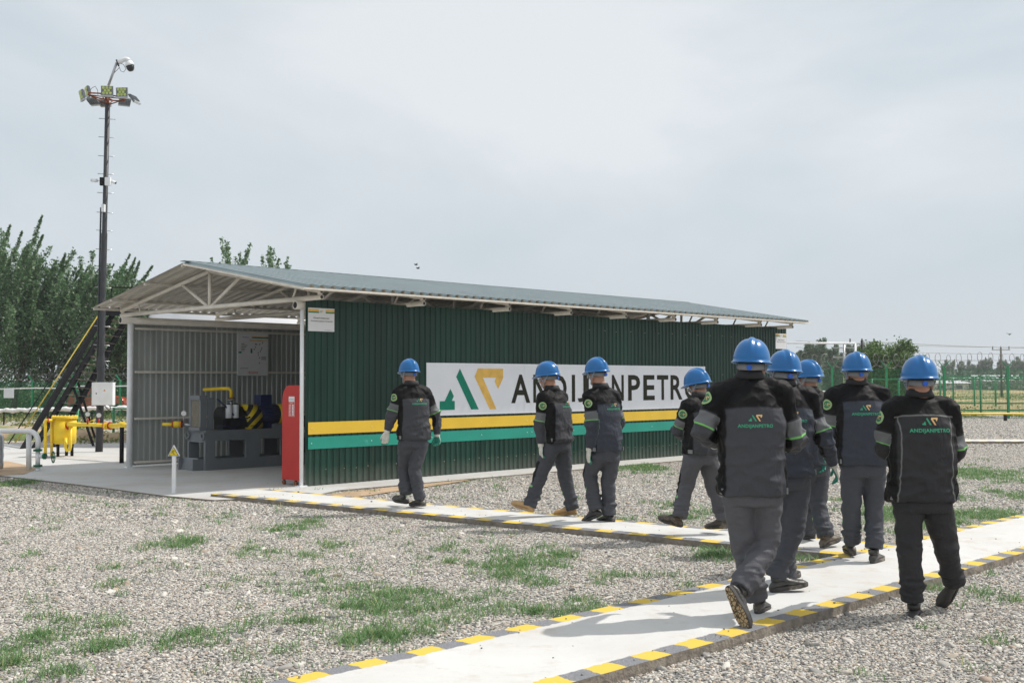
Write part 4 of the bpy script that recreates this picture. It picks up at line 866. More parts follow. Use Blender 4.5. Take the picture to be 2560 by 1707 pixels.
# yellow pipeline on the right
yp_=thing('yellow_pipeline','long thin yellow pipe on black stubs running along the foot of the right fence','pipe',tuple(G(2400,1058,0))); k=rel(yp_)
MB().tube([k(D(1900,1032,44.5)),k(D(2300,1033,44)),k(D(2900,1036,43.5))],.038,10).build('pipe',M['yellow'],yp_)
for px in (2150,2513,2880): q=D(px,1033,44); MB().cyl(k(q),k(Vector((q.x,q.y,0))),.07,8).build('stub',M['black_metal'],yp_)
# white portal frame
pf=thing('white_pipe_portal','slim white pipe portal frame standing beyond the far end of the shed','frame',tuple(Vector((D(2137,857,36).x,36,0)))); k=rel(pf)
a=D(1900,857,36);b=D(2138,858,36); MB().tube([k(a),k(b)],.032,10).build('crossbar',M['white_paint'],pf)
MB().tube([k(b),k(Vector((b.x,36,0)))],.036,10).build('upright',M['white_paint'],pf); MB().tube([k(a),k(Vector((a.x,36,0)))],.036,10).build('upright',M['white_paint'],pf)
# ------------------------------------------------------------------ car behind the left fence
cc=G(252,1043,0); ca=thing('parked_car','red car parked beyond the left fence, seen through the mesh','car',(D(252,980,53).x,53,.05),R(3)); 
prof=[(-1.05,.35),(-1.05,.80),(-.96,1.02),(-.82,1.18),(-.62,1.30),(-.3,1.36),(.35,1.36),(.62,1.28),(.85,.98),(1.45,.88),(1.6,.70),(1.62,.35)]
m=MB(); rg=[]
for y,s in ((-.80,.93),(-.76,1),(.76,1),(.80,.93)): rg.append([Vector((x*(.98 if s<1 else 1)-.25,y*(1 if z<.95 else .84),z*(1 if s==1 else .985))) for x,z in prof])
m.loft(rg); m.build('body',M['red_car'],ca)
for a,b in ((-.98,-.30),(-.24,.42)):
    m=MB(); m.prism([(a,.92),(b,.92),(b-.02,1.26),(a+.14,1.24)],lambda x,y,t_:(x-.1,-.74-t_+.08*(y-.9)/.4,y),.02); m.build('side_window',M['glass_dark'],ca)
for x in (-.85,1.0):
    m=MB().cyl((x-.1,-.82,.30),(x-.1,-.62,.30),.30,20); w_=m.build('wheel',M['rubber_and_pipe_shade'],ca); MB().cyl((x-.1,-.83,.30),(x-.1,-.80,.30),.17,16).build('rim',M['steel'],w_)
# ------------------------------------------------------------------ trees
M['leaf']=leaf_mat('poplar_leaves',(.060,.140,.055),(.14,.255,.11),(.46,.54,.40),.38)
M['leaf2']=leaf_mat('bush_leaves',(.04,.10,.022),(.11,.20,.045),(.30,.38,.14),.4)
M['leaf_far']=leaf_mat('far_leaves',(.07,.13,.08),(.14,.21,.13),(.30,.36,.26),.4)
def leaves(centers,size,leaves_mat,parent,seed=0,name='crown',bright=.16,zsq=1.):
    rg=np.random.default_rng(seed); n=len(centers)
    a=rg.normal(size=(n,3)); a/=np.linalg.norm(a,axis=1)[:,None]; b=rg.normal(size=(n,3)); b-=a*(a*b).sum(1)[:,None]; b/=np.linalg.norm(b,axis=1)[:,None]
    s=(size*rg.uniform(.6,1.3,n))[:,None]; V=np.stack([centers-a*s,centers-b*s*.55+a*s*.1,centers+a*s,centers+b*s*.55+a*s*.1],1).reshape(-1,3)
    v=np.where(rg.random(n)<bright,.72+.28*rg.random(n),.62*rg.random(n)); return npmesh(name,V,np.arange(n*4).reshape(n,4),leaves_mat,parent,attrs={'v':np.repeat(v,4)})
def plume_tree(loc,height,width,nsh,leafn,lsize,label,lean=(.25,0),group=None,seed=0,lm=None,name='poplar_tree',low=.12,shl=(.22,.42),spread=.5,plume=.075,spires=0):
    t=thing(name,label,'tree',loc,0,group); rg=np.random.default_rng(seed+100)
    m=MB(); top=Vector((lean[0]*height*.5,lean[1]*height*.5,height*.82)); m.tube([(0,0,0),tuple(top*.25+Vector((0,0,.1))),tuple(top*.6),tuple(top)],[.035*height*.6,.026*height*.55,.016*height*.5,.01],8); CT=[]
    for i in range(nsh):
        f=low+(1-low)*rg.random()**.8; ang=rg.uniform(0,6.283); rad=width*.5*(1-abs(f-.42)*.95)*math.sqrt(rg.random())
        base=top*f*.86+Vector((math.cos(ang)*rad*.45,math.sin(ang)*rad*.45,0))
        ln=height*rg.uniform(*shl)*(1.15-f*.35); d=Vector((math.cos(ang)*spread*rg.uniform(.3,1.2)+lean[0],math.sin(ang)*spread*rg.uniform(.3,1.2)+lean[1],1)).normalized()
        tip=base+d*ln+Vector((math.cos(ang),math.sin(ang),0))*rad*.5
        if i<nsh*.6: m.tube([tuple(top*f*.7),tuple(base.lerp(tip,.35)),tuple(tip)],[.012*height*.35,.03,.006],5)
        n=int(leafn/nsh); s=rg.random(n)**.8; w=(height*plume*(1-s*.80))[:,None]
        P_=np.array(base)[None]+(np.array(tip)-np.array(base))[None]*s[:,None]+rg.normal(size=(n,3))*w*np.array([1,1,1.2]); CT.append(P_)
    for i in range(spires):
        ang=rg.uniform(0,6.283); rad=width*.42*math.sqrt(rg.random()); f=rg.uniform(.45,.80); base=top*f+Vector((math.cos(ang)*rad,math.sin(ang)*rad,0)); tip=base+Vector((lean[0]*1.3+rg.normal()*.08,rg.normal()*.1,1)).normalized()*height*rg.uniform(.30,.50)
        n=620; s=rg.random(n); w=(height*.026*(1.05-s))[:,None]; CT.append(np.array(base)[None]+(np.array(tip)-np.array(base))[None]*s[:,None]+rg.normal(size=(n,3))*w); m.tube([tuple(base),tuple(tip)],[.02,.004],4)
    m.build('trunk',M['wood'],t)
    P_=np.concatenate(CT); P_=P_[P_[:,2]>.05]
    leaves(P_,lsize,lm or M['leaf'],t,seed); return t
TG='trees beyond the left fence'
tl=[(-60,46,7.9,5.2,'tall feathery poplar cut off by the left edge of the view',.28),(30,45,7.2,4.6,'poplar with a sharp leaning top, second from the left edge',.28),(110,46,6.5,4.4,'dense poplar behind the foot of the black stair',.30),
    (185,44.5,6.6,4.0,'poplar with two tall plumes left of the lamp mast',.34),(262,46,5.6,4.0,'poplar directly behind the lamp mast',.2),(335,47,5.6,3.6,'loose-topped poplar between the mast and the shed ridge',.25),(400,50,5.3,2.8,'thin pale poplar just left of the shed ridge',.1)]
for i,(px,y,h,w,lab,ln) in enumerate(tl):
    q=D(px,950,y+8); plume_tree((q.x,q.y,-.1),h*1.13,w*1.2,56,15000,.072,lab,(ln,0),TG,i,shl=(.24,.48),spread=.30,plume=.032,spires=16)
for i,(px,h,w,lab) in enumerate(((567,10.2,3.2,'narrow poplar tops showing over the near shed roof, the wider clump'),(668,10.0,3.0,'two thin poplar tips over the shed roof, right of the wider clump'),(413,8.6,1.4,'slender dark poplar spike beside the shed ridge'))):
    q=D(px,950,70); plume_tree((q.x,q.y,0),h*1.12,w,26 if i<2 else 8,3600 if i<2 else 900,.10,lab,(.06,0),'poplar tops over the shed roof',40+i,None,'poplar_tree',.3,(.2,.36),.15,.018)
# understorey hedge behind fence left
# bushy tree right
q=D(2215,950,62); plume_tree((q.x,q.y,0),4.1,3.7,75,36000,.07,'bushy broad-leaved tree behind the right fence',(.05,0),None,77,M['leaf2'],'bushy_tree',.05,(.2,.42),.9,.085)
# distant poplars
def far_pop(px,y,h,w,label,seed,group): 
    q=D(px,950,y); return plume_tree((q.x,q.y,-.3),h,w,16,5200,.17*y/150,label,(.04,0),group,seed,M['leaf_far'],'poplar_tree',.06,(.25,.4),.22,.055)
FP='distant poplar row on the right'
rows=[(2008,120,6.6,3.2),(2037,118,7.8,3.6),(2072,125,7.2,3.2),(2091,130,6.6,2.6),(2107,125,5.8,2.6),(2128,130,7.6,3),(2145,128,6.2,2.8),(2165,125,7.4,3.),(2180,130,7.0,3)]
names=['first','second','third','fourth','fifth','sixth','seventh','eighth','ninth']
for i,(px,y,h,w) in enumerate(rows): far_pop(px,y,h*.86,w*.85,'%s hazy poplar counted from the shed end, behind the helmets'%names[i],200+i,'hazy poplars beyond the shed end')
fr_=[(2335,9.0),(2352,6.2),(2372,10.2),(2392,7.6),(2414,11.),(2432,10),(2452,10.4),(2470,10.6),(2487,10.),(2503,11.),(2520,9.4),(2536,12.4),(2552,11.4),(2570,12),(2590,11),(2612,12)]
src_=None
for i,(px,h) in enumerate(fr_):
    h*=.40+.24*((i*7)%5)/4
    q=D(px,950,240)
    if src_ is None or i in (5,10):
        src_=plume_tree((q.x,q.y,-.3),h,5.,20,4200,.20,'small far poplar in the treeline on the right horizon',(.03,0),FP,300+i,M['leaf_far'],'poplar_tree',.03,(.25,.4),.3,.08); h0=h
    else:
        c=copy_tree(src_); c.location=(q.x,q.y,-.3); s=h/h0; c.scale=(1.0,1.0,s); c.rotation_euler=(0,0,i*1.3)
    ORD=['first','second','third','fourth','fifth','sixth','seventh','eighth','ninth','tenth','eleventh','twelfth','thirteenth','fourteenth','fifteenth','sixteenth']
    (src_ if src_.location.x==q.x else c)['label']=ORD[i]+' small far poplar from the left in the right horizon treeline'
# low far hedge mass
rg=np.random.default_rng(5); n=26000; x=rg.uniform(-20,150,n); hh=1.2+.9*np.array([mnoise.noise(Vector((q*.09,3,0))) for q in x]); Pz=np.c_[x,185+rg.normal(size=n)*3,np.abs(rg.normal(size=n))*hh]
o=leaves(Pz,.3,M['leaf_far'],None,9,'far_scrub'); tag(o,'low hazy scrub and hedges along the far field edge','scrub',kind='stuff')
# weedy clumps on field: stuff
n=26000; cx=rg.uniform(-50,75,160); cy=rg.uniform(53,130,160); kk=rg.integers(0,160,n); Pz=np.c_[cx[kk]+rg.normal(size=n)*1.8,cy[kk]+rg.normal(size=n)*.6,np.abs(rg.normal(size=n))*.13-.05]
o=leaves(Pz,.08,leaf_mat('field_weeds',(.09,.14,.03),(.20,.24,.07),(.50,.42,.20),.2),None,11,'field_weeds'); tag(o,'patches of green and straw weeds in the dry field','weeds',kind='stuff')
n=30000; x=rg.uniform(-40,40,n); Pz=np.c_[x,49.0+rg.normal(size=n)*.7,np.abs(rg.normal(size=n))*.07*(1+np.sin(x*1.7))]
o=leaves(Pz,.05,bpy.data.materials['field_weeds'],None,12,'fence_grass'); tag(o,'thin grass growing along the foot of the fences','grass',kind='stuff')
n=26000; x=rg.uniform(-24,-5,n); yy=rg.uniform(28.5,47,n); kx=np.sin(x*2.1)+np.sin(yy*1.7+x); ok_=kx>.2; Pz=np.c_[x,yy,.06+np.abs(rg.normal(size=n))*.07][ok_]
o=leaves(Pz,.05,bpy.data.materials['field_weeds'],None,14,'verge_weeds'); tag(o,'low green weeds on the bare soil between the pad and the left fence','weeds',kind='stuff')
# undergrowth behind left fence
n=60000; x=rg.uniform(-28,-8,n); Pz=np.c_[x,58.5+rg.normal(size=n)*1.2,np.abs(rg.normal(size=n))*.75]
o=leaves(Pz,.085,M['leaf'],None,13,'undergrowth'); tag(o,'dense dark undergrowth at the foot of the left trees','undergrowth',kind='stuff')
# far buildings
def house(px,y,w,d,h,rh,label,wm,rm,name='farm_building'):
    q=D(px,950,y); t=thing(name,label,'building',(q.x,y,-.2)); MB().bb((-w/2,0,0),(w/2,d,h)).build('wall',wm,t)
    m=MB(); m.add([(-w/2-.3,-.4,h+.003),(w/2+.3,-.4,h+.003),(w/2+.3,d+.4,h+.003),(-w/2-.3,d+.4,h+.003),(-w/2-.3,d/2,h+rh),(w/2+.3,d/2,h+rh)],[(0,1,5,4),(2,3,4,5),(0,4,3),(1,2,5),(0,3,2,1)]); m.build('roof',rm,t)
    n=max(2,int(w/3.2))
    for i in range(n): x=-w/2+(i+.5)*w/n; MB().bb((x-.5,-.03,h*.4),(x+.5,-.005,h*.78)).build('window',M['glasspane'],t)
    return t
house(2440,190,9,6,1.7,.6,'long pale roofed farm building left of the tall forked fence post',M['house_wall'],M['house_roof'])
house(2505,200,8,6,1.9,.9,'white gabled farm building behind the forked fence post at the right',M['house_wall'],M['house_roof'])
house(2375,180,6,6,1.4,.4,'small low white shed on the far field edge',M['house_wall'],M['house_roof'])
house(2560,210,9,6,1.7,.6,'white low farm building cut by the right edge',M['house_wall'],M['house_roof'])
house(2072,75,8.5,3,1.05,.12,'low brown flat-roofed hut seen between the helmets behind the fence',M['house_brown'],M['house_roof'])
# utility poles and lines
def upole(px,py,y,label,col,arms=1):
    q=D(px,py,y); t=thing('utility_pole',label,'utility pole',(q.x,y,-.2)); H=q.z+.2
    MB().tube([(0,0,0),(0,0,H)],[.14,.09],8).build('pole',col,t)
    for a in range(arms): MB().beam((-.9,0,H-.25-.8*a),(.9,0,H-.25-.8*a),.09,.09).build('crossarm',M['steel'],t)
    for x in (-.8,0,.8): MB().cyl((x,0,H-.2),(x,0,H+.1),.05,6).build('insulator',M['glass_dark'],t)
    return q
a1=upole(2110,862,95,'pale concrete utility pole with two crossarms near the shed end',M['steel'],2)
a2=upole(2155,850,75,'dark utility pole right of the white portal frame',M['black_metal'],1)
a3=upole(2502,868,110,'thin leaning utility pole in the field at the right',M['wood'],1)
for j,(p0,p1) in enumerate(((D(1990,852,140),D(2900,862,140)),(D(1990,868,140),D(2900,880,140)),(D(2155,853,75),D(3000,858,130)))):
    pts=[p0.lerp(p1,t_)-Vector((0,0,4*.35*t_*(1-t_)*1.5)) for t_ in np.linspace(0,1,14)]
    tag(MB().tube(pts,.02,4).build('power_line',M['razor']),('upper','lower','topmost')[j]+' thin power line crossing the sky on the right','power line','power lines on the right')
for px,py,lab in ((1040,662,'upper of two tiny birds above the shed roof'),(1045,671,'lower of two tiny birds above the shed roof'),(2524,836,'tiny bird in the sky at the far right')):
    q=D(px,py,60); t=thing('bird',lab,'bird',tuple(q),.6); m=MB(); m.tube([(-.10,0,0),(-.04,0,.0),(.06,0,.01),(.12,0,.02)],[.008,.035,.03,.006],8)
    for s in (-1,1): m.add([(-.05,0,.02),(.05,0,.02),(.02,s*.16,.08),(-.04,s*.2,.07)],[(0,1,2,3)])
    m.build('body',M['black_metal'],t)
# ------------------------------------------------------------------ workers
def cloth_mat(name,grey,black,band=(.15,.155,.16),lime=(.20,.55,.15),dust=(.10,.095,.09)):
    m,nt,b=newmat(name); tc=N(nt,'ShaderNodeTexCoord'); src=tc.outputs['Object']
    A=lambda n:N(nt,'ShaderNodeAttribute',attribute_name=n).outputs['Fac']
    c=mixc(nt,step(nt,A('blk'),0,.012),grey,black)
    bd=A('bnd'); inb=math2(nt,'MULTIPLY',step(nt,bd,.0,.01),math2(nt,'SUBTRACT',1,step(nt,bd,1.,.02))); c=mixc(nt,inb,c,band)
    inl=math2(nt,'MULTIPLY',step(nt,bd,1.0,.02),math2(nt,'SUBTRACT',1,step(nt,bd,1.10,.02))); c=mixc(nt,inl,c,lime)
    st=A('stitch'); c=mixc(nt,math2(nt,'MULTIPLY',math2(nt,'SUBTRACT',1,step(nt,math2(nt,'ABSOLUTE',st),.0035,.0015)),.55),c,(.32,.32,.31))
    n=noise_tex(nt,src,5,6,.65); c=mixc(nt,math2(nt,'MULTIPLY',step(nt,n,.62,.15),.16),c,dust)
    w=noise_tex(nt,src,420,2,.5); o=N(nt,'ShaderNodeMix',data_type='RGBA',blend_type='MULTIPLY'); o.inputs[0].default_value=1; nt.links.new(c,o.inputs[6]); nt.links.new(math2(nt,'MULTIPLY_ADD',w,.5,.75),o.inputs[7])
    nt.links.new(o.outputs[2],b.inputs['Base Color']); b.inputs['Roughness'].default_value=.6; b.inputs['Specular IOR Level'].default_value=.13
    b.inputs['Sheen Weight'].default_value=.0; b.inputs['Sheen Roughness'].default_value=.5
    b1=N(nt,'ShaderNodeBump'); b1.inputs['Strength'].default_value=.5; b1.inputs['Distance'].default_value=.02; mp=N(nt,'ShaderNodeMapping'); mp.inputs['Scale'].default_value=(1,1,.55); nt.links.new(src,mp.inputs[0])
    nn=N(nt,'ShaderNodeTexNoise'); nn.inputs['Scale'].default_value=11; nn.inputs['Detail'].default_value=3; nn.inputs['Distortion'].default_value=1.4; nt.links.new(mp.outputs[0],nn.inputs['Vector']); nt.links.new(nn.outputs[0],b1.inputs['Height']); nt.links.new(b1.outputs[0],b.inputs['Normal'])
    return m
M['suit']=cloth_mat('work_suit',(.062,.064,.073),(.005,.005,.0055))
M['suit_blue']=cloth_mat('work_suit_blue',(.048,.055,.072),(.005,.005,.006))
M['suit_light']=cloth_mat('work_suit_faded',(.100,.100,.112),(.008,.008,.009)); M['suit_mid']=cloth_mat('work_suit_mid',(.066,.070,.082),(.006,.006,.007))
M['suit_dark']=cloth_mat('work_suit_dark',(.036,.036,.039),(.007,.007,.007))
M['skin']=mat('skin',(.42,.21,.135),.5,0,.14,14,.15,90)
M['hair']=mat('short_hair',(.025,.018,.014),.7,0,.3,60,.5,160); M['hair_grey']=mat('grey_hair',(.17,.14,.12),.7,0,.3,60,.5,160)
M['helmet']=mat('helmet_blue',(.003,.125,.36),.28,0,.05,4,spec=.4,coat=.2,dirt=((.03,.15,.34),16,.72))
M['strap']=mat('strap_grey',(.20,.205,.21),.6,0,.1,20); M['strap_light']=mat('chin_strap',(.26,.29,.36),.5); M['knob']=mat('knob_blue',(.012,.10,.50),.35)
M['helmet_in']=mat('helmet_inside',(.015,.018,.025),.6)
M['collar']=mat('undershirt',(.55,.50,.45),.8)
M['lens']=mat('safety_glasses',(.35,.38,.40),.08)
def glove_mat():
    m,nt,b=newmat('work_glove'); a=N(nt,'ShaderNodeAttribute',attribute_name='palm').outputs['Fac']
    o,_,_=vary(nt,mixc(nt,step(nt,a,.0,.08),(.62,.60,.54),(.01,.20,.14)),.15,30); nt.links.new(o,b.inputs['Base Color']); b.inputs['Roughness'].default_value=.6; return m
M['glove']=glove_mat()
M['shoe_black']=mat('black_leather',(.035,.033,.032),.42,0,.3,14,.3,60,dirt=((.17,.15,.12),8,.54)); M['shoe_tan']=mat('tan_suede',(.52,.33,.16),.8,0,.12,14,.3,80)
M['shoe_brown']=mat('dusty_brown_leather',(.07,.055,.042),.6,0,.3,12,.3,60,dirt=((.2,.165,.12),8,.52))
M['sole_dark']=mat('sole_dark',(.045,.042,.04),.75,0,.3,20,.3,60,dirt=((.22,.19,.15),9,.55))
M['sole_tan']=mat('sole_tan_rim',(.42,.28,.14),.8,0,.2,20)
def tread_mat():
    m,nt,b=newmat('tread_sole'); tc=N(nt,'ShaderNodeTexCoord'); v=N(nt,'ShaderNodeTexVoronoi',feature='DISTANCE_TO_EDGE'); v.inputs['Scale'].default_value=42; nt.links.new(tc.outputs['Object'],v.inputs['Vector'])
    nt.links.new(mixc(nt,step(nt,v.outputs['Distance'],.10,.03),(.05,.035,.02),(.40,.30,.18)),b.inputs['Base Color']); b.inputs['Roughness'].default_value=.85; return m
M['tread']=tread_mat()
M['logo_g']=mat('embroidery_green',(.035,.36,.19),.6); M['logo_o']=mat('embroidery_gold',(.78,.50,.22),.6); M['badge_rim']=mat('badge_rim',(.30,.45,.20),.7); M['badge_in']=mat('badge_green',(.03,.17,.09),.7)
def remesh(m,vox,smooth=2,name='tmp'):
    me=m.mesh(name,M['skin']); o=bpy.data.objects.new(name,me); C.objects.link(o)
    md=o.modifiers.new('r','REMESH'); md.mode='VOXEL'; md.voxel_size=vox; md.use_smooth_shade=True
    if smooth: s=o.modifiers.new('s','SMOOTH'); s.factor=.6; s.iterations=smooth
    dg=bpy.context.evaluated_depsgraph_get(); e=o.evaluated_get(dg); me2=bpy.data.meshes.new_from_object(e)
    bpy.data.objects.remove(o); bpy.data.meshes.remove(me)
    n=len(me2.vertices); V=np.empty(n*3,dtype=np.float32); me2.vertices.foreach_get('co',V); Nn=np.empty(n*3,dtype=np.float32); me2.vertices.foreach_get('normal',Nn)
    return me2,V.reshape(-1,3).astype(float),Nn.reshape(-1,3).astype(float)
def finish(me,V,name,mt,parent,attrs=None):
    me.vertices.foreach_set('co',V.astype(np.float32).ravel()); me.materials.clear()
    for q in (mt if isinstance(mt,list) else [mt]): me.materials.append(q)
    n=len(me.polygons); me.polygons.foreach_set('material_index',np.zeros(n,dtype=np.int32)); me.polygons.foreach_set('use_smooth',np.ones(n,dtype=bool))
    for a,b in (attrs or {}).items(): at=me.attributes.new(a,'FLOAT','POINT'); at.data.foreach_set('value',b.astype(np.float32))
    me.update(); me.name=name; o=bpy.data.objects.new(name,me); C.objects.link(o); o.parent=parent; return o
def ring(c,r,f,a,b,n=24,p=2.4):
    out=[]
    for i in range(n):
        t=2*math.pi*i/n; x=math.copysign(abs(math.cos(t))**(2/p),math.cos(t)); y=math.copysign(abs(math.sin(t))**(2/p),math.sin(t)); out.append(c+r*a*x+f*b*y)
    return out
def interp(keys,t):
    for (t0,v0),(t1,v1) in zip(keys,keys[1:]):
        if t<=t1: s=(t-t0)/(t1-t0); s=s*s*(3-2*s); return v0+(v1-v0)*s
    return keys[-1][1]
def limb(m,pts,keys,n=16,steps=7,flat=1.):
    P=[Vector(p) for p in pts]; out=[];rr=[]
    for i in range(len(P)-1):
        for s in range(steps if i<len(P)-2 else steps+1):
            t=s/steps; out.append(P[i].lerp(P[i+1],t)); rr.append(interp(keys,i+t))
    # round the joints a little
    q=[o.copy() for o in out]
    for i in range(1,len(out)-1): q[i]=out[i]*.5+(out[i-1]+out[i+1])*.25
    m.tube(q,rr,n)
def segd(V,a,b):
    a=np.array(a);b=np.array(b);d=b-a;t=np.clip(((V-a)@d)/(d@d),0,1); return np.linalg.norm(V-(a+t[:,None]*d),axis=1),t
def fold(V,scale,seed):
    out=np.empty(len(V)); 
    for i,p in enumerate(V): out[i]=1-2*abs(mnoise.noise(Vector((p[0]*scale[0]+seed,p[1]*scale[1]+seed*1.7,p[2]*scale[2]))))
    return out
def glove(parent,k,wr,d,nrm,side,curl=.5,name='glove',spreadf=1.):
    """open hand with five fingers; d towards the fingertips, nrm out of the palm, side=+1 thumb on x"""
    d=d.normalized(); nrm=(nrm-d*nrm.dot(d)).normalized(); x=d.cross(nrm)*side
    m=MB(); m.tube([wr-d*.05,wr+d*.0,wr+d*.02],[.038,.034,.032],12)
    m.loft([ring(wr+d*s,x,nrm,a,b,14,2.8) for s,a,b in ((.0,.028,.022),(.03,.036,.020),(.06,.042,.018),(.09,.043,.016),(.103,.039,.013))])
    L_=(.072,.080,.074,.058)
    for i in range(4):
        off=(-.030+.020*i)*-1; p=wr+d*.088+x*off; a=0; pts=[p-d*.03,p]; dd=d.copy(); ang=0
        for s,fr in enumerate((.45,.32,.23)):
            ang+=curl*(.55,.8,.6)[s]*(1+.12*i); v=d*math.cos(ang)+nrm*math.sin(ang)+x*off*1.2*spreadf; v.normalize(); pts.append(pts[-1]+v*L_[i]*fr)
        m.tube(pts,[.0115,.0115,.0105,.0098,.0085],10); m.ball(pts[-1],.0088,6)
    p=wr+d*.028+x*.030; pts=[p-x*.012,p]; 
    for s,fr in enumerate((.036,.030,.022)): v=(x*(.42-.15*s)+d*(.9+.1*s)+nrm*(.25+.2*s+curl*.25)).normalized(); pts.append(pts[-1]+v*fr)
    m.tube(pts,[.014,.0145,.0125,.011,.0095],10); m.ball(pts[-1],.0095,6)
    me,V,Nn=remesh(m,.0045,2); V2=V-np.array(wr); palm=Nn@np.array(nrm)*.6+((V2@np.array(d))-.095)*6-.05+ (V2@np.array(nrm))*14
    palm=np.where(V2@np.array(d)<.012,-1,palm)
    me.transform(Matrix.Identity(4)); return finish(me,V-np.array(k),name,M['glove'],parent,{'palm':palm})
def shoe(parent,k,ank,heel,toe,mt,sole_mt,up=None,tread=False,size=1.):
    F=(toe-heel); Ln=F.length; F.normalize(); U=(ank-(heel*.7+toe*.3)); U-=F*U.dot(F); U.normalize(); X=F.cross(U); o=heel-Vector(k)
    s=parent_shoe=None; L0=.285*size; sc=L0/.285
    m=MB(); H=lambda x:None
    prof=[(0.0,.020,.030,.020),(.012,.030,.052,.020),(.04,.036,.085,.02),(.08,.037,.100,.02),(.115,.036,.098,.02),(.145,.038,.080,.02),(.18,.044,.066,.02),(.215,.047,.056,.02),(.25,.042,.048,.02),(.275,.028,.036,.02),(.284,.012,.026,.02)]
    rg=[]
    for x,w,h,b in prof:
        c=o+F*x*sc; r_=[]
        for i in range(18):
            t=2*math.pi*i/18; a=math.copysign(abs(math.cos(t))**.8,math.cos(t)); bb=math.sin(t); z=(b+(h-b)*.5)+(h-b)*.5*math.copysign(abs(bb)**.8,bb); r_.append(c+X*a*w*(1 if bb<.2 else 1-.35*bb)+U*z)
        rg.append(r_)
    m.loft(rg); A=ank-Vector(k); m.tube([o+F*.06*sc+U*.07,o+F*.062*sc+U*.11],[.042,.045],16)
    sh=m.build('boot',mt,parent)
    m=MB(); N_=26; out=[]
    for i in range(N_):
        t=2*math.pi*i/N_; x=.142+.148*math.cos(t); w=(.033 if x<.1 else .033+.014*min(1,(x-.1)/.1))*1.12; w=w if x<.24 else w; out.append((x,w*math.copysign(abs(math.sin(t))**.7,math.sin(t))))
    V=[];
    for z,g in ((-.002,.985),(.004,1),(.024,1),(.028,.97)):
        V.append([o+F*(.142+(x-.142)*g)*sc+X*y*g+U*(z+(.0 if .08<x<.12 else 0)) for x,y in out])
    m.loft(V); so_=m.build('sole',[sole_mt],sh)
    if tread:
        m=MB(); m.loft([[o+F*(.142+(x-.142)*.93)*sc+X*y*.92+U*z for x,y in out] for z in (-.006,-.001)]); m.build('tread',[M['tread']],sh)
    m=MB(); 
    for i in range(4): x=.115+.02*i; c=o+F*x*sc+U*(.098-.011*i); m.tube([c-X*.018,c+X*.018],.0028,5)
    m.build('laces',M['sole_dark'],sh)
    return sh
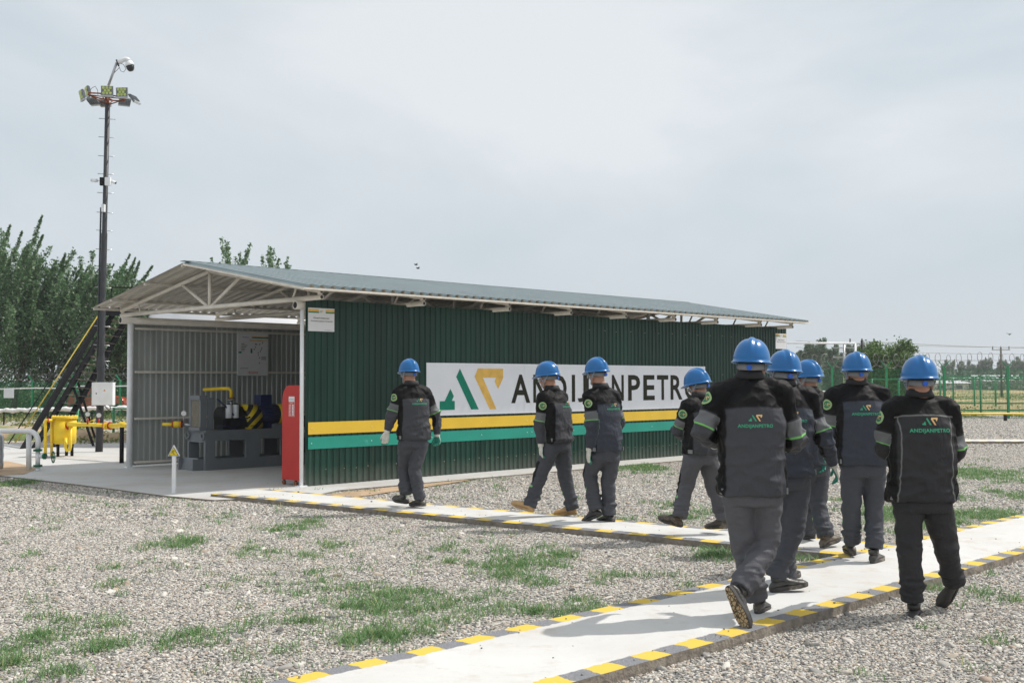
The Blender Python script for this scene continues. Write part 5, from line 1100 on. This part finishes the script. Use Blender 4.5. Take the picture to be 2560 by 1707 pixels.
def helmet(parent,k,c,fw,up,size=1.,tilt=0):
    """c: centre of the brim plane"""
    U=up.normalized(); Fw=(fw-U*fw.dot(U)).normalized(); X=Fw.cross(U); o=c-Vector(k); rx,ry,h=.118*size,.140*size,.150*size
    nphi,nth=18,56
    def dome(rx,ry,h,ridge=True):
        V=[]
        for i in range(nphi+1):
            ph=(math.pi/2)*i/nphi; sph=math.sin(ph)**.88 if i else 0; cph=math.cos(ph)**.92 if i<nphi else 0
            for j in range(nth):
                th=2*math.pi*j/nth; x=rx*sph*math.cos(th); y=ry*sph*math.sin(th)*(1.02 if math.sin(th)<0 else 1); z=h*cph
                if ridge:
                    q=abs(x); f=min(1,max(0,(z-.02)/.05)); b=(.0075*math.exp(-(q/.017)**4)-.003*math.exp(-((q-.026)/.006)**2))*f
                    z+=b*(cph**.3 if cph>0 else 0); y+=b*sph*math.sin(th)
                    if z<.030 : x*=1.015;y*=1.015
                V.append(o+X*x+Fw*y+U*z)
        return V
    m=MB(); V=dome(rx,ry,h); Fc=[(i*nth+j,(i+1)*nth+j,(i+1)*nth+(j+1)%nth,i*nth+(j+1)%nth) for i in range(nphi) for j in range(nth)]
    # brim
    base=len(V); prev=nphi*nth
    def brim(g,z,pk):
        r_=[]
        for j in range(nth):
            th=2*math.pi*j/nth; s=max(0,math.sin(th)); p=pk*s**3
            r_.append(o+X*(rx*1.015+g)*math.cos(th)+Fw*((ry*1.015+g)*math.sin(th)*(1.02 if math.sin(th)<0 else 1)+p)+U*(z-.012*s**3*(1 if pk else 0)))
        return r_
    rows=[brim(.003,-.001,0),brim(.010,-.006,.035),brim(.0125,-.009,.042),brim(.011,-.013,.042),brim(.002,-.010,.02),brim(-.004,-.004,0)]
    for q in rows:
        s=len(V); V+=q; Fc+=[(prev+j,s+j,s+(j+1)%nth,prev+(j+1)%nth) for j in range(nth)]; prev=s
    m.add(V,Fc,0,True)
    m.add(dome(rx*.96,ry*.96,h*.95,False),[tuple(reversed(f)) for f in Fc[:nphi*nth]],1,True)
    hm=m.build('helmet',[M['helmet'],M['helmet_in']],parent)
    # nape strap band
    bx,by=.086*size,.110*size
    m=MB(); rg=[]
    for off,z in ((0,-.012),(.004,-.014),(.004,-.050),(0,-.052)):
        rg.append([o+X*(bx+off)*math.cos(t)+Fw*((by+off)*math.sin(t)-.004)+U*(z-.012*max(0,-math.sin(t))) for t in np.linspace(math.pi*.96,math.pi*2.04,26)])
    n=26; VV=[p for r_ in rg for p in r_]; m.add(VV,[(i*n+j,i*n+j+1,(i+1)*n+j+1,(i+1)*n+j) for i in range(3) for j in range(n-1)],0,True)
    m.build('nape_strap',M['strap'],hm)
    m=MB(); pc=o-Fw*(by+.012)+U*(-.045); 
    pl=[((.020 if i%2==0 else .0155)*math.cos(math.pi*i/6),(.020 if i%2==0 else .0155)*math.sin(math.pi*i/6)) for i in range(12)]
    m.prism(pl,lambda x,y,t_:pc+X*x+U*y-Fw*t_,.014); m.build('knob',M['knob'],hm)
    # dark liner strip
    m=MB(); VV=[o+X*(bx-.002)*math.cos(t)+Fw*((by-.002)*math.sin(t)-.004)+U*z for z in (.02,-.02) for t in np.linspace(0,2*math.pi,25)]; m.add(VV,[(j,j+1,25+j+1,25+j) for j in range(24)],0,True); m.build('liner',M['helmet_in'],hm)
    # chin straps
    for s in (-1,1):
        m=MB(); chin=o+Fw*.055-U*.165; e=o+X*s*.080-U*.085+Fw*.015
        for y0 in (-.055,.055):
            a=o+X*s*(rx-.022)+Fw*y0-U*.005; pts=[a,a.lerp(e,.5)+X*s*.004,e]
            for p,q in zip(pts,pts[1:]): m.beam(p,q,.003,.013,0,tuple(Fw))
        m.beam(e,o+X*s*.060+Fw*.045-U*.135,.003,.013,0,tuple(Fw)); m.beam(o+X*s*.060+Fw*.045-U*.135,chin,.003,.013,0,tuple(Fw)); m.build('chin_strap',M['strap_light'],hm)
    return hm
def decal(parent,k,bvh,polys,o,X,U,D_,mats_,name,off=.003):
    """project flat outlines on the cloth along -D_ (D_ points out of the cloth)"""
    m=MB(); hits=0
    for vs,fs,mi in polys:
        out=[]
        for x,y in vs:
            p=o+X*x+U*y+D_*.30; h=bvh.ray_cast(p,-D_,.8)
            out.append((h[0]+h[1]*off if False else h[0]+D_*off) if h[0] is not None else o+X*x+U*y)
        m.add(out,fs,mi)
    return m.build(name,mats_,parent)
def subdiv_poly(poly,n=3):
    from mathutils.geometry import tessellate_polygon
    t=[tuple(q) for q in tessellate_polygon([[Vector((x,y,0)) for x,y in poly]])]; V=[tuple(p) for p in poly]; T=t
    for _ in range(n-1):
        c={};T2=[]
        def mid(a,b):
            kk=(min(a,b),max(a,b))
            if kk not in c: c[kk]=len(V); V.append(((V[a][0]+V[b][0])/2,(V[a][1]+V[b][1])/2))
            return c[kk]
        for a,b,d in T: e,f,g=mid(a,b),mid(b,d),mid(d,a); T2+=[(a,e,g),(e,b,f),(g,f,d),(e,f,g)]
        T=T2
    return V,T
def emblem(cx,cy,s):
    f=lambda P:[((x-3.42)*s+cx,(y-1.51)*s+cy) for x,y in P]; out=[]
    for P,mi in ((EM_A1,0),(EM_A2,0),(EM_P,1)): V,T=subdiv_poly(f(P),3); out.append((V,T,mi))
    return out
TXT=None
def person(label,D0,yaw,neck,pelv,arms,legs,head,hem=.205,chest=.235,suit='suit',shoes='shoe_black',vox=.011,depth=.150,hair='hair',logo=(.225,.0,.0),gl=((.4,None),(.4,None)),seed=1,z0=.12,tread=None,badge=True,stitch=False,head_lean=0.,hemy=None,tsuit=None,yoke=.755,collar=False,shw=.195,band=(.56,.82),beltR=True,sole='sole_dark',shoulder_drop=0.):
    """all joints: photo point plus depth offset from D0 -> world"""
    J=lambda q:D(q[0],q[1],D0+(q[2] if len(q)>2 else 0))
    base=Vector((J(pelv).x,D0,z0)); t=thing('person',label,'person',tuple(base),0,'workers in blue helmets'); k=base; ka=np.array(base)
    fw=Vector((-math.sin(R(yaw)),math.cos(R(yaw)),0)); rt=Vector((fw.y,-fw.x,0)); up=Vector((0,0,1))
    Nk,Pv=J(neck),J(pelv)
    spine=(Nk-Pv); ch=Nk-Vector((0,0,.105))-fw*.01; hemc=J(hemy) if hemy else Pv-Vector((0,0,.0))
    sh={-1:ch-rt*shw+Vector((0,0,-.0-shoulder_drop)),1:ch+rt*shw+Vector((0,0,-.0))}
    A={-1:[sh[-1]]+[J(q) for q in arms[0]],1:[sh[1]]+[J(q) for q in arms[1]]}
    hip={-1:Pv-rt*.088+Vector((0,0,-.02)),1:Pv+rt*.088+Vector((0,0,-.02))}
    Lg={-1:[hip[-1]]+[J(q) for q in legs[0][:2]],1:[hip[1]]+[J(q) for q in legs[1][:2]]}
    # ---- jacket
    m=MB(); Hm=hemc; Tp=ch+Vector((0,0,.062)); rg=[]
    for s,a,b in ((0,hem*1.01,depth*1.0),(.03,hem*1.03,depth*1.02),(.25,hem*.98,depth*.95),(.45,hem*.96+.004,depth*.96),(.62,chest*.92,depth*1.0),(.74,chest*.86,depth*.95),(.86,chest*.70,depth*.84),(.94,chest*.52,depth*.66),(1.0,.088,.078)):
        c=Hm.lerp(Tp,s)+fw*(-.02*math.sin(s*math.pi)); rg.append(ring(c,rt,fw,a,b,28,2.7 if s<.8 else 2.3))
    c=Tp; rg.append(ring(c+Vector((0,0,.015))+fw*.012,rt,fw,.076,.070,28,2.1)); rg.append(ring(c+Vector((0,0,.045))+fw*.016,rt,fw,.064,.062,28,2.1)); m.loft(rg)
    for s in (-1,1):
        a=A[s]; m.tube([ch+rt*s*.05+Vector((0,0,.022)),ch+rt*s*shw*.6+Vector((0,0,.008)),a[0]+Vector((0,0,-.020))],[.066,.076,.080],16); m.ball(a[0]+Vector((0,0,-.022)),.080,9)
        limb(m,[a[0]+Vector((0,0,-.022)),a[1],a[2]],[(0,.079),(.5,.067),(1,.060),(1.5,.054),(2,.043)])
    me,V,Nn=remesh(m,vox,3); 
    ax=(V-np.array(Hm))@np.array(rt); ay=(V-np.array(Hm))@np.array(fw); zz=(V[:,2]-Hm.z)/(Tp.z-Hm.z)
    dU={};best=None
    td=np.maximum((np.sqrt((ax/chest)**2+(ay/depth)**2)-1)*.15,-.05)
    td=np.where(zz>1.0,-.05,td)
    armt=np.zeros(len(V)); isarm=np.zeros(len(V),bool); outw=np.zeros(len(V)); sgn=np.zeros(len(V))
    for s in (-1,1):
        d1,t1=segd(V,A[s][0],A[s][1]); d2,t2=segd(V,A[s][1],A[s][2]); d=np.minimum(d1,d2); tt=np.where(d1<d2,t1,1+t2)
        a_=(d-.075<td)&(np.sign(ax)==s)|(d2<.075); 
        armt=np.where(a_,tt,armt); isarm|=a_; cpos=np.where((d1<d2)[:,None],np.array(A[s][0])+t1[:,None]*(np.array(A[s][1])-np.array(A[s][0])),np.array(A[s][1])+t2[:,None]*(np.array(A[s][2])-np.array(A[s][1])))
        ow=((V-cpos)@np.array(rt))*s/.07; outw=np.where(a_,ow,outw)
    bodyb=np.maximum((zz-yoke-.03*(np.cos(ax/chest*1.5)-.5))*1.2,(np.abs(ax)/chest-.80)*.6+np.where(ay<0,0,.0)); bodyb=np.where((zz<.035)&(np.abs(ax)/hem<.86),-.1,bodyb)
    armb=np.maximum((band[0]-.02-armt)*.5,(-outw-.45)*.35); armb=np.where(armt>1.55,-.1,armb)
    blk=np.where(isarm,armb,bodyb); bnd=np.where(isarm,(armt-band[0])/(band[1]-band[0]),-1.)
    sv=np.ones(len(V)); 
    if stitch:
        sv=np.where(isarm|(ay>0),1,np.minimum(np.abs(zz-yoke-.03*(np.cos(ax/chest*1.5)-.5))*.5,np.where(zz<yoke,np.abs(np.abs(ax)/chest-.80+.10*np.sin(np.clip(zz,0,1)*3.1))*.22,1)))
    # folds
    f1=fold(V,(5,5,8),seed*3.1); f2=fold(V,(13,13,15),seed*1.3+9)
    f1=np.sign(f1)*np.abs(f1)**1.6*1.25; f2=np.sign(f2)*np.abs(f2)**1.5*1.2
    amp=np.where(isarm,.009+.014*np.exp(-((armt-1)/.3)**2),.0075+.007*np.exp(-((zz-.15)/.15)**2)+.0035*np.exp(-((np.abs(ax)/chest-.85)/.2)**2))
    amp=np.where((~isarm)&(ay<0)&(np.abs(ax)<.12)&(zz>.45)&(zz<.75),.004,amp)
    cuff=np.where(isarm&(armt>1.9),.3,1)
    V=V+Nn*((f1-.3)*amp+(f2-.35)*amp*.6)[:,None]*cuff[:,None]
    jk=finish(me,V-ka,'jacket',M[suit],t,{'blk':blk,'bnd':bnd,'stitch':sv})
    bvh=BVHTree.FromPolygons([tuple(v) for v in V-ka],[tuple(p.vertices) for p in me.polygons])
    # back print
    if logo:
        w,dx,dz=logo; o=(Hm.lerp(Tp,.60)-k)+rt*dx+Vector((0,0,dz)); Bk=-fw
        v,f=text_poly('ANDIJANPETRO',1,.03,1.1); xs=[p[0] for p in v]; ys=[p[1] for p in v]; a0,b0=min(xs),max(xs); c0,d0=min(ys),max(ys)
        tp_=[([((p[0]-a0)/(b0-a0)*w-w/2,(p[1]-c0)/(d0-c0)*w*.125) for p in v],f,0)]
        decal(jk,k,bvh,tp_+emblem(0,w*.30,w*.26),o,rt,up,Bk,[M['logo_g'],M['logo_o']],'back_print')
    if badge:
        s=-1; mid=A[s][0].lerp(A[s][1],.30)-k; ad=(A[s][1]-A[s][0]).normalized(); dn=(-rt*.78-fw*.62) if badge is True else (-rt*.97-fw*.22); dn=(dn-ad*dn.dot(ad)).normalized(); X_=ad.cross(dn)*1; Uu=-ad; X_=Uu.cross(dn)
        disc=lambda r_,mi,rr=0:([(0,0)]+[(r_*math.cos(q),r_*math.sin(q)) for q in np.linspace(0,2*math.pi,25)[:-1]],[(0,1+i,1+(i+1)%24) for i in range(24)],mi)
        rim=([(r_*math.cos(q),r_*math.sin(q)) for r_ in (.031,.045) for q in np.linspace(0,2*math.pi,25)[:-1]],[(i,(i+1)%24,24+(i+1)%24,24+i) for i in range(24)],1)
        decal(jk,k,bvh,[disc(.032,0)],mid,X_,Uu,dn,[M['badge_in']],'sleeve_badge'); decal(jk,k,bvh,[rim],mid,X_,Uu,dn,[M['badge_rim'],M['badge_rim']],'badge_rim',.0045); decal(jk,k,bvh,emblem(0,0,.036),mid,X_,Uu,dn,[M['badge_rim'],M['logo_o']],'badge_emblem',.006)
    # hem straps with buckles
    for s in (-1,1):
        c=Hm-k+rt*s*(hem*.93)-fw*.06+up*.03; m=MB(); m.box(c+rt*s*.012,(.012,.06,.038),math.atan2(rt.y,rt.x)); m.build('hem_strap',M['strap'],jk)
    if collar:
        m=MB(); cc=Tp-k+Vector((0,0,.062))+fw*.02; m.tube([cc+rt*.066*math.cos(q)+fw*.064*math.sin(q) for q in np.linspace(0,2*math.pi,25)[:-1]],.006,6,0,False,True); m.build('shirt_collar',M['collar'],t)
    # fold-down collar
    m=MB(); rg=[]
    for off,dz in ((.004,.066),(.012,.064),(.030,.012),(.022,.008)):
        rg.append([Tp-k+fw*(.018 if dz>.03 else .008)+rt*(.068+off)*math.cos(q)+fw*(.067+off)*math.sin(q)+Vector((0,0,dz)) for q in np.linspace(math.pi*.85,math.pi*2.15,30)])
    n=30; m.add([p for r_ in rg for p in r_],[(i*n+j,i*n+j+1,(i+1)*n+j+1,(i+1)*n+j) for i in range(3) for j in range(n-1)],0,True); cm=m.build('jacket_collar',[M['suit_black']],jk)
    # ---- trousers
    m=MB(); rg=[]
    for dz,a,b in ((.16,hem*.80,depth*.76),(.05,hem*.83,depth*.82),(-.04,hem*.87,depth*.88),(-.10,hem*.83,depth*.84)):
        rg.append(ring(Pv+Vector((0,0,dz)),rt,fw,a,b,24,2.5))
    m.loft(rg)
    for s in (-1,1):
        h_,kn,an=Lg[s]; ff=fw; low=an+(an-kn).normalized()*.012
        limb(m,[h_,kn,low],[(0,.104),(.25,.101),(.6,.090),(1,.077),(1.35,.074),(1.75,.070),(2,.076)],18,8)
    me,V,Nn=remesh(m,vox,3); blk=np.full(len(V),-.2); bnd=np.full(len(V),-1.); fr=np.zeros(len(V)); T_=np.zeros(len(V))
    dl={s:(segd(V,Lg[s][0],Lg[s][1]),segd(V,Lg[s][1],Lg[s][2])) for s in(-1,1)}
    dm={s:np.minimum(dl[s][0][0],dl[s][1][0]) for s in(-1,1)}; pick=np.where(dm[-1]<dm[1],-1,1)
    for s in(-1,1):
        (d1,t1),(d2,t2)=dl[s]; tt=np.where(d1<d2,t1,1+t2); cpos=np.where((d1<d2)[:,None],np.array(Lg[s][0])+t1[:,None]*(np.array(Lg[s][1])-np.array(Lg[s][0])),np.array(Lg[s][1])+t2[:,None]*(np.array(Lg[s][2])-np.array(Lg[s][1])))
        rad=V-cpos; rad/=np.maximum(np.linalg.norm(rad,axis=1),1e-6)[:,None]; fr_=rad@np.array(fw)+.25*s*(rad@np.array(rt)); sel=pick==s
        T_=np.where(sel,tt,T_); fr=np.where(sel,fr_,fr)
        kp=np.minimum(np.minimum((tt-.62)*1.,(1.28-tt)*1.),(fr_-.30)*.4); blk=np.where(sel,kp,blk)
        lm=(tt-1.40)/.10-.02; lime=np.where((fr_>.15)&(tt>1.38)&(tt<1.47),1.08,-1.); bnd=np.where(sel,lime,bnd)
    f1=fold(V,(6,6,10),seed*2.1+3); f2=fold(V,(12,12,22),seed*1.7); f3=fold(V,(4,4,26),seed*.9+1)
    amp=.0115+.019*np.exp(-((T_-1.75)/.2)**2)+.008*np.exp(-((T_-1)/.2)**2)+.004*np.exp(-(T_/.25)**2)
    fine=np.where(T_>1.9,.6,1)
    V=V+Nn*(((f1-.35)*.7+(f2-.35)*.35+(f3-.4)*.55*(np.exp(-((T_-1.72)/.22)**2)+.4*np.exp(-((T_-1)/.2)**2)))*amp*fine)[:,None]
    finish(me,V-ka,'trousers',M[tsuit or ('suit_mid' if suit!='suit_dark' else suit)],t,{'blk':blk,'bnd':bnd,'stitch':np.ones(len(V))})
    # ---- boots
    for i,s in enumerate((-1,1)):
        an=Lg[s][2]; heel,toe=J(legs[i][2]),J(legs[i][3]); d_=(toe-heel).normalized(); shoe(t,k,an,heel,heel+d_*.285,M[shoes],M[sole],tread=(tread==s))
    # ---- head and continuous body
    hc,hyaw,hup,bp=head; Bc=J(hc); hf=Vector((-math.sin(R(hyaw)),math.cos(R(hyaw)),0)); Hu=Vector((hup[0],hup[1],1)).normalized(); hf=(hf-Hu*hf.dot(Hu)).normalized(); hx=hf.cross(Hu)
    Rm=Matrix((hx,hf,Hu)).transposed(); H=lambda x,y,z:Bc+hx*x+hf*y+Hu*z
    m=MB(); m.ball(H(0,-.012,-.005),(.075,.095,.085),12,0,Rm); m.ball(H(0,.012,-.060),(.064,.080,.070),12,0,Rm); m.ball(H(0,.035,-.115),(.050,.052,.036),10,0,Rm); m.ball(H(0,.080,-.120),(.020,.014,.015),8,0,Rm)
    m.ball(H(0,.075,-.035),(.052,.022,.016),8,0,Rm); m.ball(H(0,.090,-.072),(.013,.022,.020),8,0,Rm); m.tube([H(0,.085,-.045),H(0,.100,-.072)],[.008,.011],8); m.ball(H(0,.084,-.098),(.022,.009,.006),8,0,Rm)
    for s in (-1,1): m.ball(H(s*.079,-.002,-.058),(.009,.018,.032),8,0,Rm); m.ball(H(s*.030,.066,-.070),(.020,.018,.018),8,0,Rm)
    nb=ch+Vector((0,0,.02)); m.tube([H(0,-.022,-.075),H(0,-.026,-.11).lerp(nb,.35),nb],[.060,.058,.055],16)
    m.loft([ring(Hm.lerp(Tp,q),rt,fw,a,b,16) for q,a,b in ((-.05,.12,.09),(.3,.12,.09),(.7,.13,.08),(.88,.06,.05))])
    for s in(-1,1):
        m.tube([ch+rt*s*.05-Vector((0,0,.04)),A[s][0]-Vector((0,0,.05))],[.03,.03],8); limb(m,[A[s][0]-Vector((0,0,.05)),A[s][1],A[s][2]+(A[s][2]-A[s][1]).normalized()*.03],[(0,.030),(1,.032),(2,.026)],10,4); limb(m,[hip[s],Lg[s][1],Lg[s][2]],[(0,.075),(1,.05),(2,.035)],10,4)
    me,V,Nn=remesh(m,.0085,1); bd=finish(me,V-ka,'body',M['skin'],t)
    m=MB()
    for s in(-1,1): m.ball(H(s*.030,.079,-.058)-k,.011,8,0,Rm)
    m.build('eyes',M['gauge'],bd)
    m=MB(); rg=[]
    for z,g in ((.03,1.0),(-.02,1.01),(-.04,1.01),(-.060,.97)):
        rg.append([H(.0755*g*math.cos(q),-.014+.094*g*math.sin(q)*(1 if z>-.09 else .86),z)-k for q in np.linspace(math.pi*.98,math.pi*2.02,24)])
    n=24; m.add([p for r_ in rg for p in r_],[(i*n+j,i*n+j+1,(i+1)*n+j+1,(i+1)*n+j) for i in range(3) for j in range(n-1)],0,True); m.build('hair',M[hair],t)
    helmet(t,k,H(0,.0,.0),hf,Hu)
    m=MB(); gp=[H(x,y,-.052)-k for x,y in ((-.082,.01),(-.074,.07),(-.05,.100),(0,.112),(.05,.100),(.074,.07),(.082,.01))]
    for a_,b_ in zip(gp,gp[1:]): m.beam(a_,b_,.003,.034 if (a_-b_).length<.07 and a_!=gp[0] and b_!=gp[-1] else .006,0,tuple(Hu))
    m.build('glasses',M['lens'],t)
    # ---- gloves
    for i,s in enumerate((-1,1)):
        w=A[s][2]; d_=(A[s][2]-A[s][1]).normalized(); curl,nv=gl[i][:2]; dd=gl[i][2] if len(gl[i])>2 else None
        dd=Vector(dd) if dd else (d_*.6+Vector((0,0,-.4)) if d_.z<-.3 else d_); nv=Vector(nv) if nv else -rt*s*.9-fw*.2
        glove(t,k,w+d_*.012,dd,nv,s,curl)
    return t
M['suit_black']=mat('collar_black',(.011,.011,.012),.75)
WPX=lambda *a:a
person('worker farthest along the walkway, nearest the white corner post, with both gloved hands hanging',13.65,24,(1029,956),(1034,1098),
  (((981,1036,-.08),(968,1077,-.12)),((1092,1042,.12),(1093,1086,.12))),
  (((1010,1172,.12),(1014,1232,.02),(1022,1257,.12),(986,1247,.30)),((1037,1174,-.02),(1049,1243,.0),(1064,1264,-.05),(1020,1262,.18))),
  ((1022.5,928,.06),38,(-.02,.05),0),hem=.195,chest=.215,shw=.165,depth=.135,vox=.012,seed=1,logo=(.20,.04,.03),gl=((.35,(-.2,.9,0)),(1.0,(-.2,-1,0))))
person('worker in tan shoes striding left in profile, second from the shed opening',12.75,50,(1380,968),(1392,1104),
  (((1350,1062,-.1),(1352,1110,-.12)),((1412,1050,.25),(1402,1100,.30))),
  (((1352,1186,-.05),(1325,1264,-.10),(1334,1279,-.10),(1280,1258,.02)),((1413,1194,.10),(1431,1270,.12),(1442,1284,.12),(1402,1284,.22))),
  ((1368.5,937,.0),62,(-.10,.04),0),hem=.195,chest=.205,shw=.16,depth=.145,vox=.012,shoes='shoe_tan',sole='sole_tan',hair='hair_grey',seed=2,logo=(.19,.05,.04),gl=((.35,(.9,.3,0)),(.4,None)))
person('tall slim worker with left arm hanging, third from the shed opening',12.25,30,(1502,962),(1512,1128),
  (((1480,1063,-.12),(1473,1120,-.10)),((1546,1055,.12),(1535,1100,.3))),
  (((1474,1186,.10),(1489,1270,-.0),(1505,1287,-.02),(1458,1306,.15)),((1521,1200,.06),(1523,1284,.04),(1536,1305,-.02),(1498,1303,.20))),
  ((1492,928,.03),44,(-.06,.05),0),hem=.185,chest=.205,shw=.155,depth=.135,vox=.012,suit='suit_blue',seed=3,logo=(.195,.05,.04),gl=((.35,(.9,.3,0)),(.4,None)),collar=True)
person('worker mid-stride leaning forward with folded arms, partly behind the nearest man',11.2,32,(1751,985),(1752,1134),
  (((1694,1076,-.02),(1712,1092,.26)),((1790,1076,.15),(1760,1085,.34))),
  (((1714,1215,.0),(1699,1290,-.08),(1706,1316,-.05),(1653,1296,.12)),((1784,1218,.08),(1810,1294,.04),(1826,1318,.02),(1783,1318,.15))),
  ((1743,958,.10),46,(-.16,.08),0),hem=.19,chest=.215,shw=.175,depth=.14,vox=.0115,shoes='shoe_brown',tsuit='suit_light',seed=4,logo=None,gl=((.5,(1,0,-.2),(1,.3,0)),(.5,None)))
person('nearest tall worker seen from behind with the raised boot sole facing the camera',7.3,2,(1874,934),(1880,1222),
  (((1756,1080,-.05),(1792,1108,.28)),((1990,1106,.02),(1976,1118,.30))),
  (((1862,1381,.06),(1892,1492,.10),(1893,1534,.10),(1916,1522,.36)),((1920,1358,.02),(1852,1470,-.16),(1817,1466,-.22),(1862,1560,-.30))),
  ((1879,903,.02),-18,(.04,.02),0),hem=.212,chest=.235,shw=.195,depth=.150,vox=.0085,seed=5,logo=(.225,-.01,-.01),gl=((.6,(1,0,0),(.6,.8,0)),(.6,(-1,0,0),(-.5,.8,.1))),tread=1,tsuit='suit_light',badge='side',hair='hair_grey',collar=True,hemy=(1879,1236,0),z0=.12,band=(.58,.86))
person('worker just behind the nearest man, right arm down with white and green glove',8.2,6,(1957,953),(1962,1188),
  (((1902,1080,.1),(1910,1140,.2)),((2058,1094,-.02),(2083,1158,.10))),
  (((1952,1335,.15),(1966,1432,.45),(1962,1453,.40),(1990,1440,.60)),((1982,1330,-.02),(1940,1440,-.05),(1925,1478,-.05),(1972,1470,-.03))),
  ((1961,926,.03),6,(.05,.03),0),hem=.20,chest=.225,shw=.185,depth=.148,vox=.0095,suit='suit_blue',seed=6,logo=(.21,.01,.0),gl=((.4,None),(.55,(-1,.2,-.2),(.35,.25,-.9))),collar=True,badge=False)
person('worker half hidden behind others, with green palmed glove and muddy shoes',10.45,30,(2024,971),(2030,1160),
  (((1990,1070,.1),(1996,1120,.2)),((2052,1088,-.12),(2053,1138,-.10))),
  (((2018,1258,.12),(2026,1322,.35),(2036,1346,.30),(2004,1345,.50)),((2044,1262,-.02),(2064,1338,-.15),(2052,1368,-.18),(2086,1352,-.05))),
  ((2020,940,.03),38,(-.04,.03),0),hem=.19,chest=.215,shw=.175,depth=.14,vox=.011,shoes='shoe_brown',suit='suit_blue',seed=7,logo=(.20,.045,.03),gl=((.4,None),(.7,(-.3,-1,0))),badge=False)
person('stocky worker walking straight ahead at the walkway junction, arms in front',9.55,0,(2142,952),(2157,1160),
  (((2072,1078,.02),(2080,1130,.2)),((2222,1078,.02),(2214,1120,.24))),
  (((2127,1262,-.0),(2130,1352,.10),(2136,1388,.16),(2122,1376,.36)),((2186,1268,-.0),(2184,1366,-.08),(2180,1409,-.14),(2204,1398,.10))),
  ((2141.5,924,.0),0,(-.01,.03),0),hem=.212,chest=.245,shw=.20,depth=.158,vox=.010,suit='suit_blue',seed=8,logo=(.235,-.0,.015),gl=((.5,(1,0,0),(.5,.8,0)),(.5,(-1,0,0),(-.5,.8,0))),badge=True,yoke=.80)
person('rightmost worker in darker suit with pale stitching, walking on the gravel beside the walkway',7.65,-2,(2299,980),(2305,1240),
  (((2205,1118,.02),(2238,1135,.28)),((2388,1130,.02),(2368,1140,.30))),
  (((2272,1366,.0),(2283,1498,-.0),(2282,1552,-.05),(2300,1540,.22)),((2366,1370,.06),(2386,1452,.20),(2406,1436,.24),(2356,1508,.30))),
  ((2298.5,944,.0),-4,(.0,.04),0),hem=.222,chest=.232,shw=.19,depth=.150,vox=.0085,suit='suit_dark',seed=9,logo=(.27,.015,.045),gl=((.6,(1,0,0),(.5,.8,0)),(.6,(-1,0,0),(-.5,.8,0))),z0=.05,badge='side',stitch=True,yoke=.825,band=(.62,.88),hemy=(2302,1250,0))

# ------------------------------------------------------------------ haze
hm_=bpy.data.materials.new('haze'); hm_.use_nodes=True; nt=hm_.node_tree; nt.nodes.clear(); pv=N(nt,'ShaderNodeVolumePrincipled'); pv.inputs['Color'].default_value=(.93,.96,1,1); pv.inputs['Density'].default_value=.0006; pv.inputs['Anisotropy'].default_value=.2
mo=N(nt,'ShaderNodeOutputMaterial'); nt.links.new(pv.outputs[0],mo.inputs['Volume'])
hz=MB().bb((-330,-22,-2.6),(330,905,16)).build('haze',hm_); hz['kind']='stuff'; hz['label']='thin pale haze over the far field'; hz['category']='haze'
